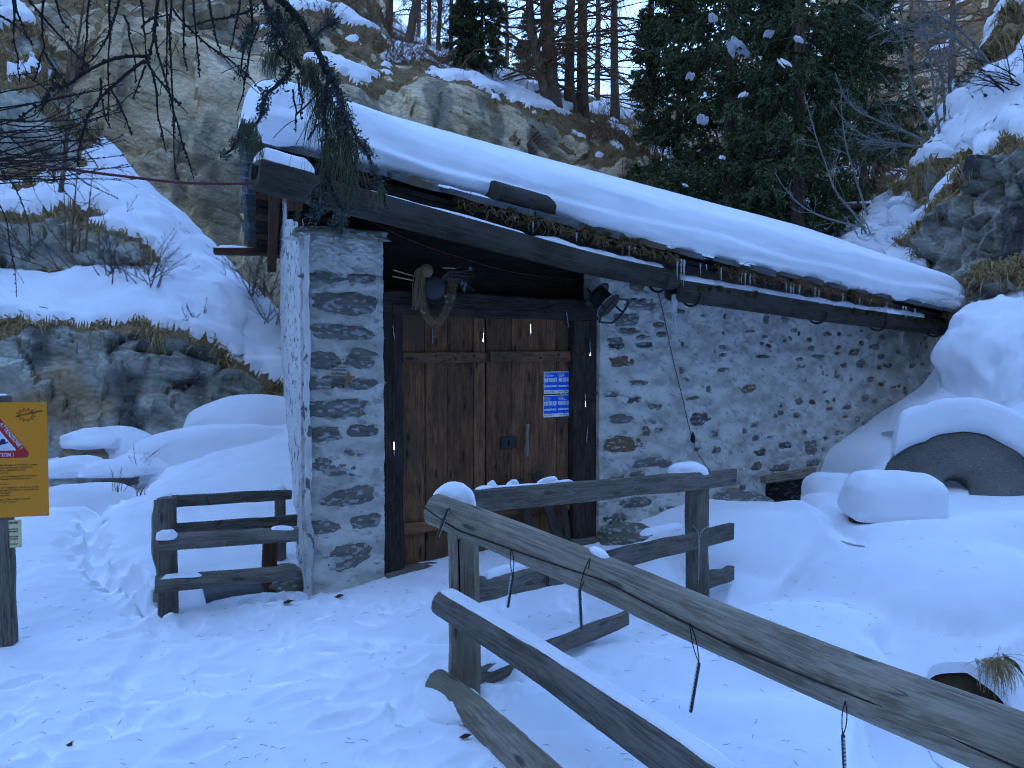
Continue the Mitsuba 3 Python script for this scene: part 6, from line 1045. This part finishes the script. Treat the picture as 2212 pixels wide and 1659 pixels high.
shrub(0, 0, 0, [[(2036, 318, 12.0), (2022, 240, 12), (2012, 150, 12), (1998, 60, 12), (1990, -60, 12)], [(2030, 316, 12.1), (1996, 250, 12.1), (1966, 170, 12.1), (1950, 80, 12.2), (1946, -30, 12.2)], [(2042, 316, 12), (2040, 220, 12), (2032, 120, 12), (2022, 40, 12), (2025, -60, 12)], [(2058, 300, 12), (2052, 200, 12), (2050, 110, 12), (2068, 10, 12)], [(2026, 320, 12.2), (1968, 290, 12.0), (1900, 262, 11.8), (1840, 230, 11.6), (1808, 170, 11.5)], [(2022, 318, 12), (1940, 312, 11.8), (1880, 300, 11.6), (1835, 270, 11.5), (1800, 225, 11.4)]], 32, 'clump of grey saplings fanning out from the snowy bank on the right', **ks)
shrub(0, 0, 0, [[(2182, 184, 11.6), (2130, 140, 11.5), (2082, 96, 11.4), (2040, 68, 11.3), (1990, 50, 11.2), (1930, 62, 11.1), (1880, 80, 11)], [(2150, 160, 11.5), (2080, 70, 11.5), (2010, 20, 11.5), (1960, -30, 11.5)], [(2060, 78, 11.3), (1960, 70, 11.2), (1890, 40, 11.1), (1850, 10, 11)]], 33, 'pale-barked sapling arching leftwards from the upper right bank', **ks)
shrub(2200, 190, 10.9, [], 34, 'tangle of dark twigs at the right edge above the rock', 'twig_black', n=16, h=1.0, spread=.8, side=7, lean=(-.7, 0, -.2), hang=.4)
for k, (px, py, Y, h, n, lab) in enumerate(((850, 130, 18.2, 1.0, 22, 'brown thicket at the foot of the leaning larch trunk'), (890, 145, 18.6, 1.1, 22, 'brown thicket on the brink right of the leaning larch'), (935, 150, 19.2, 1.0, 18, 'brown thicket under the slim larches'), (975, 165, 19, .8, 16, 'low brown thicket left of the bushy spruce'), (1065, 195, 20.6, .8, 14, 'brown thicket right of the small slender spruce'), (1390, 330, 22, 1.6, 26, 'tall brown thicket under the young spruce'), (1440, 370, 22, 1.6, 26, 'brown thicket at the left skirt of the big spruce'), (1330, 320, 21.4, 1.3, 22, 'brown thicket at the foot of the right larch'), (1500, 430, 21, 1.4, 22, 'brown thicket in the shade of the big spruce'), (1285, 300, 20.8, 1.0, 18, 'brown thicket below the close pair of larches'), (1370, 420, 20.2, 1.3, 20, 'brown thicket on the crumbling cliff edge'), (1420, 470, 19.8, 1.3, 20, 'brown thicket low on the cliff, just above the roof snow'),
    (1560, 470, 21, 1.3, 18, 'brown thicket behind the big spruce'), (1900, 440, 17, 1.6, 20, 'brown thicket behind the small plank hut'), (1960, 380, 18, 1.8, 20, 'brown thicket left of the clump of grey saplings'), (2000, 330, 20, 2.2, 22, 'tall brown thicket behind the clump of grey saplings'), (1780, 470, 20, 1.5, 18, 'brown thicket between the dark spruces and the hut'), (700, 60, 17.2, .8, 14, 'brown thicket among the snow patches over the roof end'), (760, 20, 19, 1.2, 16, 'brown thicket high on the snowy cliff top'), (805, 70, 19, 1.3, 18, 'brown thicket left of the upright larch trunk'))):
    shrub(px, py, Y, [], 100 + k, lab, 'twig_brown', n=n, h=h, spread=.6, side=9, fine=4, r0=.011)
shrub(1452, 425, 19.6, [], 131, 'heap of hanging dead roots and twigs under the cliff edge', 'twig_grey', n=46, h=1.1, spread=1.2, side=8, lean=(-.5, -.6, -1.3), hang=1.2, r0=.013)
for k, (px, py, Y, h, n, lab) in enumerate(((165, 590, 10.7, 1.3, 14, 'thin bare bush on the snowy ledge left of the cliff foot'), (250, 600, 10.5, .8, 16, 'low bare bush in the middle of the snowy ledge'), (320, 625, 10.4, .9, 20, 'spreading bare bush near the right end of the snowy ledge'), (560, 640, 11.6, 1.1, 26, 'bare bush against the cliff beside the mill corner'), (590, 700, 11.3, .7, 10, 'small bare bush low beside the mill corner'), (215, 340, 12.6, .7, 10, 'brown bush on the crest of the left slope'), (60, 560, 10.6, .9, 8, 'sparse bush at the left edge of the slope'), (420, 720, 10.3, .5, 8, 'scrubby bush at the brink of the low rock'))):
    shrub(px, py, Y, [], 140 + k, lab, 'twig_grey', n=n, h=h, spread=.55, side=6, fine=4, r0=.008)
shrub(0, 0, 0, [[(128, 440, 11.3), (138, 360, 11.3), (150, 220, 11.2), (165, 110, 11.2), (182, -10, 11.1), (190, -100, 11)]], 160, 'single slim tree trunk rising from the left slope', 'bark', 'young_tree', n=0, side=26, fine=5, r0=.024, cat='tree')
shrub(0, 0, 0, [[(155, 545, 10.5), (160, 450, 10.5), (172, 360, 10.4), (180, 340, 10.4)], [(142, 540, 10.6), (140, 470, 10.6), (138, 400, 10.6)], [(168, 548, 10.5), (172, 500, 10.5), (171, 455, 10.5)], [(185, 540, 10.5), (192, 450, 10.5), (200, 375, 10.5)], [(215, 560, 10.5), (214, 520, 10.5), (216, 490, 10.5)]], 161, 'leafless saplings standing on the snowy left slope', 'bark', 'sapling', n=0, side=8, fine=3, r0=.010)
# ---- larch branches hanging in from above, close to the camera
KN = []
def knobby(paths, parent, r, seed, Y, twist=.25):
    q = np.random.default_rng(seed); ms = []
    for p in paths:
        y0 = Y + q.uniform(-twist, twist); L = [at(x, yy, y0 + .06 * k * q.uniform(-1, 1)) for k, (x, yy) in enumerate(p)]; P = resample(L, max(8, 5 * len(p))); ln = np.linalg.norm(np.diff(P, axis=0), axis=1).sum()
        P = P + gaussian_filter1d(q.normal(0, .005, P.shape), 1, axis=0); R = np.linspace(r * 1.25, r * .55, len(P)); ms.append(batch_tube(P[None], R[None], 6))
        m = int(ln / .020); t = np.sort(q.uniform(.03, 1, m)) * (len(P) - 1); i = np.minimum(t.astype(int), len(P) - 2); c = P[i] + (P[i + 1] - P[i]) * (t - i)[:, None]; d = q.normal(0, 1, c.shape) * r * .8
        ms += [icosphere(a + b, r * q.uniform(.8, 1.35), 1, (1, 1, 1.1)) for a, b in zip(c, d)]
        # a few fine side twigs
        k = max(1, int(ln / .16)); i2, t2, p2, d2 = sprout(q, P[None], k, .1, .9, .9, .3); S = wander(q, p2, d2, q.uniform(.04, .16, k), 6, .12, (0, 0, -.6)); ms.append(batch_tube(S, np.full((k, 6), r * .45), 4))
    put('twigs', join(ms), 'twig_black', parent, kind='stuff')
bb = thing('larch_branch', 'bare knobbly black larch twigs hanging in at the upper left', 'branch')
knobby([[(345, -20), (335, 60), (325, 110), (313, 133)], [(318, 122), (260, 125), (200, 145), (140, 185), (90, 225), (40, 262)], [(313, 133), (270, 165), (225, 205), (190, 250), (175, 300), (168, 352)]], bb, .0068, 1, 3.9, .05)
knobby([[(313, 133), (345, 175), (375, 215), (390, 228)], [(330, 60), (350, 140), (375, 230), (392, 300), (418, 386)], [(370, -20), (368, 90), (372, 200), (374, 300), (378, 386)], [(372, 20), (430, 80), (470, 110), (520, 150), (572, 206)], [(540, 25), (500, 35), (430, 53), (400, 62)], [(50, -20), (110, 60), (150, 100), (182, 138)], [(30, -10), (50, 60), (70, 90)], [(28, -10), (30, 70), (38, 130), (42, 180)], [(95, -10), (92, 60), (93, 110), (80, 150), (70, 178)], [(93, 108), (120, 150), (150, 192)],
        [(192, -10), (188, 60), (180, 130), (176, 166)], [(237, -10), (238, 80), (235, 160), (236, 262)], [(215, 168), (222, 230), (235, 278)], [(240, 195), (262, 235), (282, 290)], [(268, 30), (280, 80), (290, 130), (292, 180)], [(315, 140), (300, 180), (285, 212)], [(-20, 25), (40, 60), (70, 95)], [(115, -5), (135, 40), (158, 72)], [(300, -10), (312, 70), (316, 120)], [(260, -10), (240, 60), (215, 110), (170, 150)], [(400, -10), (396, 60), (402, 150)], [(418, -10), (424, 80), (432, 168)], [(450, -10), (462, 60), (480, 128)], [(355, -10), (362, 80), (358, 170)], [(560, 55), (535, 130), (528, 188), (512, 242)], [(520, -10), (508, 60), (495, 110)], [(305, 60), (330, 40), (372, 30)], [(330, 150), (338, 220), (360, 330)], [(632, 195), (638, 240), (640, 284)], [(645, 160), (650, 210), (650, 258)]], bb, .0048, 2, 3.9)
r_ = np.random.default_rng(5)
tb = thing('larch_branch', 'dense spray of fine black twigs reaching in from the left edge', 'branch')
pts = []
for k in range(30):
    y0, x1 = r_.uniform(215, 395), r_.uniform(110, 300); y1 = y0 + r_.uniform(-95, 40); pts.append([(-60, y0 + r_.uniform(-25, 25)), (x1 * .4, (y0 + y1) / 2 + r_.uniform(0, 22)), (x1, y1)])
knobby(pts + [[(-40, 250), (60, 330), (130, 400), (190, 470)], [(-40, 320), (40, 420), (60, 560)], [(-40, 380), (20, 500), (35, 640)], [(100, 330), (180, 390), (260, 430)]], tb, .0030, 6, 3.7, .5)
lb = thing('larch_branch', 'branch shaggy with grey-green lichen hanging in front of the left roof end', 'branch')
limbs = [([(570, -30), (640, 35), (680, 100), (715, 170), (738, 225), (748, 280), (745, 330), (757, 372)], .020), ([(560, -20), (592, 60), (596, 105), (628, 138), (602, 182), (574, 205), (566, 245), (540, 280), (508, 312), (484, 332)], .012), ([(600, 20), (612, 80), (640, 130), (660, 165), (700, 190), (712, 220)], .012), ([(712, 165), (700, 230), (706, 290), (700, 345), (704, 400), (690, 450)], .011), ([(740, 235), (772, 300), (800, 345), (812, 385), (832, 428)], .009), ([(752, 360), (760, 410), (742, 450), (736, 500)], .008), ([(706, 380), (722, 420), (738, 462), (716, 492)], .007), ([(690, 400), (676, 430), (684, 452), (672, 478)], .006), ([(540, -10), (545, 60), (528, 100), (520, 160)], .008), ([(640, 40), (610, 60), (580, 95)], .009), ([(672, 90), (700, 60), (740, 40)], .005)]
LP = []
q = np.random.default_rng(17)
for p, r0 in limbs:
    P = resample([at(x, y, 3.95 + .10 * math.sin(k * 1.3 + r0 * 900)) for k, (x, y) in enumerate(p)], 26); put('limb', tube(P, [r0, r0 * .5], 26, 7), 'twig_black', lb); LP.append((P, r0))
A = np.concatenate([P[np.minimum(q.integers(2, 26, int((75 if r0 > .015 else 48) * np.linalg.norm(np.diff(P, axis=0), axis=1).sum())), 25)] for P, r0 in LP if True]); A = A + q.normal(0, .010, A.shape)
k = len(A) * 26; P0 = np.repeat(A, 26, 0) + q.normal(0, .013, (k, 3))      # leafy, crisped lichen: little curled scraps
d = nrm(q.normal(0, 1, (k, 3))); l = q.uniform(.007, .026, k)[:, None]; s = nrm(np.cross(d, q.normal(0, 1, (k, 3)))); u = np.cross(d, s)
v = np.stack([P0, P0 + d * l * .6 + s * l * .24, P0 + d * l + u * l * .3, P0 + d * l * .6 - s * l * .24 + u * l * .15], 1).reshape(-1, 3); f = (np.array([[0, 1, 2], [0, 2, 3]])[None] + (np.arange(k) * 4)[:, None, None]).reshape(-1, 3)
put('leafy_lichen', (v, f), 'lichen_leafy', lb, smooth=False, kind='stuff')
beard = []
for px, py, w, L, n in ((700, 200, 16, 110, 150), (752, 300, 16, 135, 150), (715, 300, 10, 90, 80), (735, 240, 16, 100, 130), (540, 270, 14, 80, 110), (640, 70, 18, 60, 110), (670, 140, 14, 90, 110), (692, 380, 6, 55, 34), (758, 380, 8, 60, 46), (600, 30, 26, 50, 130), (820, 400, 10, 50, 40), (585, 120, 14, 50, 90), (690, 215, 5, 190, 36), (560, 300, 6, 60, 30), (732, 470, 8, 50, 40), (625, 90, 12, 45, 60)):
    x = px + q.normal(0, w * .55, n); y = py + q.normal(0, 9, n); base = np.array([at(a, b, 3.95) for a, b in zip(x, y)]) + q.normal(0, .025, (n, 3)) * [0, 1, 0]
    beard.append(wander(q, base, q.normal(0, .35, (n, 3)) + [0, 0, -1], L / F * 3.95 * q.uniform(.35, 1.1, n), 7, .12, (0, 0, -1.6)))
Bd = np.concatenate(beard); put('beard_lichen', batch_tube(Bd, np.full(Bd.shape[:2], .0016) * np.linspace(1.1, .5, 7), 3), 'lichen_beard', lb, kind='stuff')
knobby([[(700, 360), (690, 420), (680, 470)], [(640, 250), (690, 200), (720, 160)], [(665, 300), (690, 270), (700, 250)], [(830, 420), (838, 452)]], lb, .004, 9, 3.95, .05)
# ---- withered stalks in the snow
for k, (px, py, Y, h, lab) in enumerate(((305, 1012, 8.2, .35, 'withered stalks at the right of the snow lobes'), (255, 1062, 7.6, .25, 'short withered stalks in the snow left of the fence'), (300, 1070, 7.5, .2, 'tuft of withered stalks nearest to the fence'), (2085, 690, 9.6, .5, 'dry seed stalks at the right end of the gutter'), (2100, 665, 9.6, .8, 'tangled dry tendrils hanging at the eave end'))):
    shrub(px, py, Y, [], 170 + k, lab, 'twig_brown', 'withered_stalks', n=7, h=h, spread=.35 if k < 4 else 1.0, side=3, fine=2, r0=.004, cat='plant', hang=0 if k < 3 else .6)
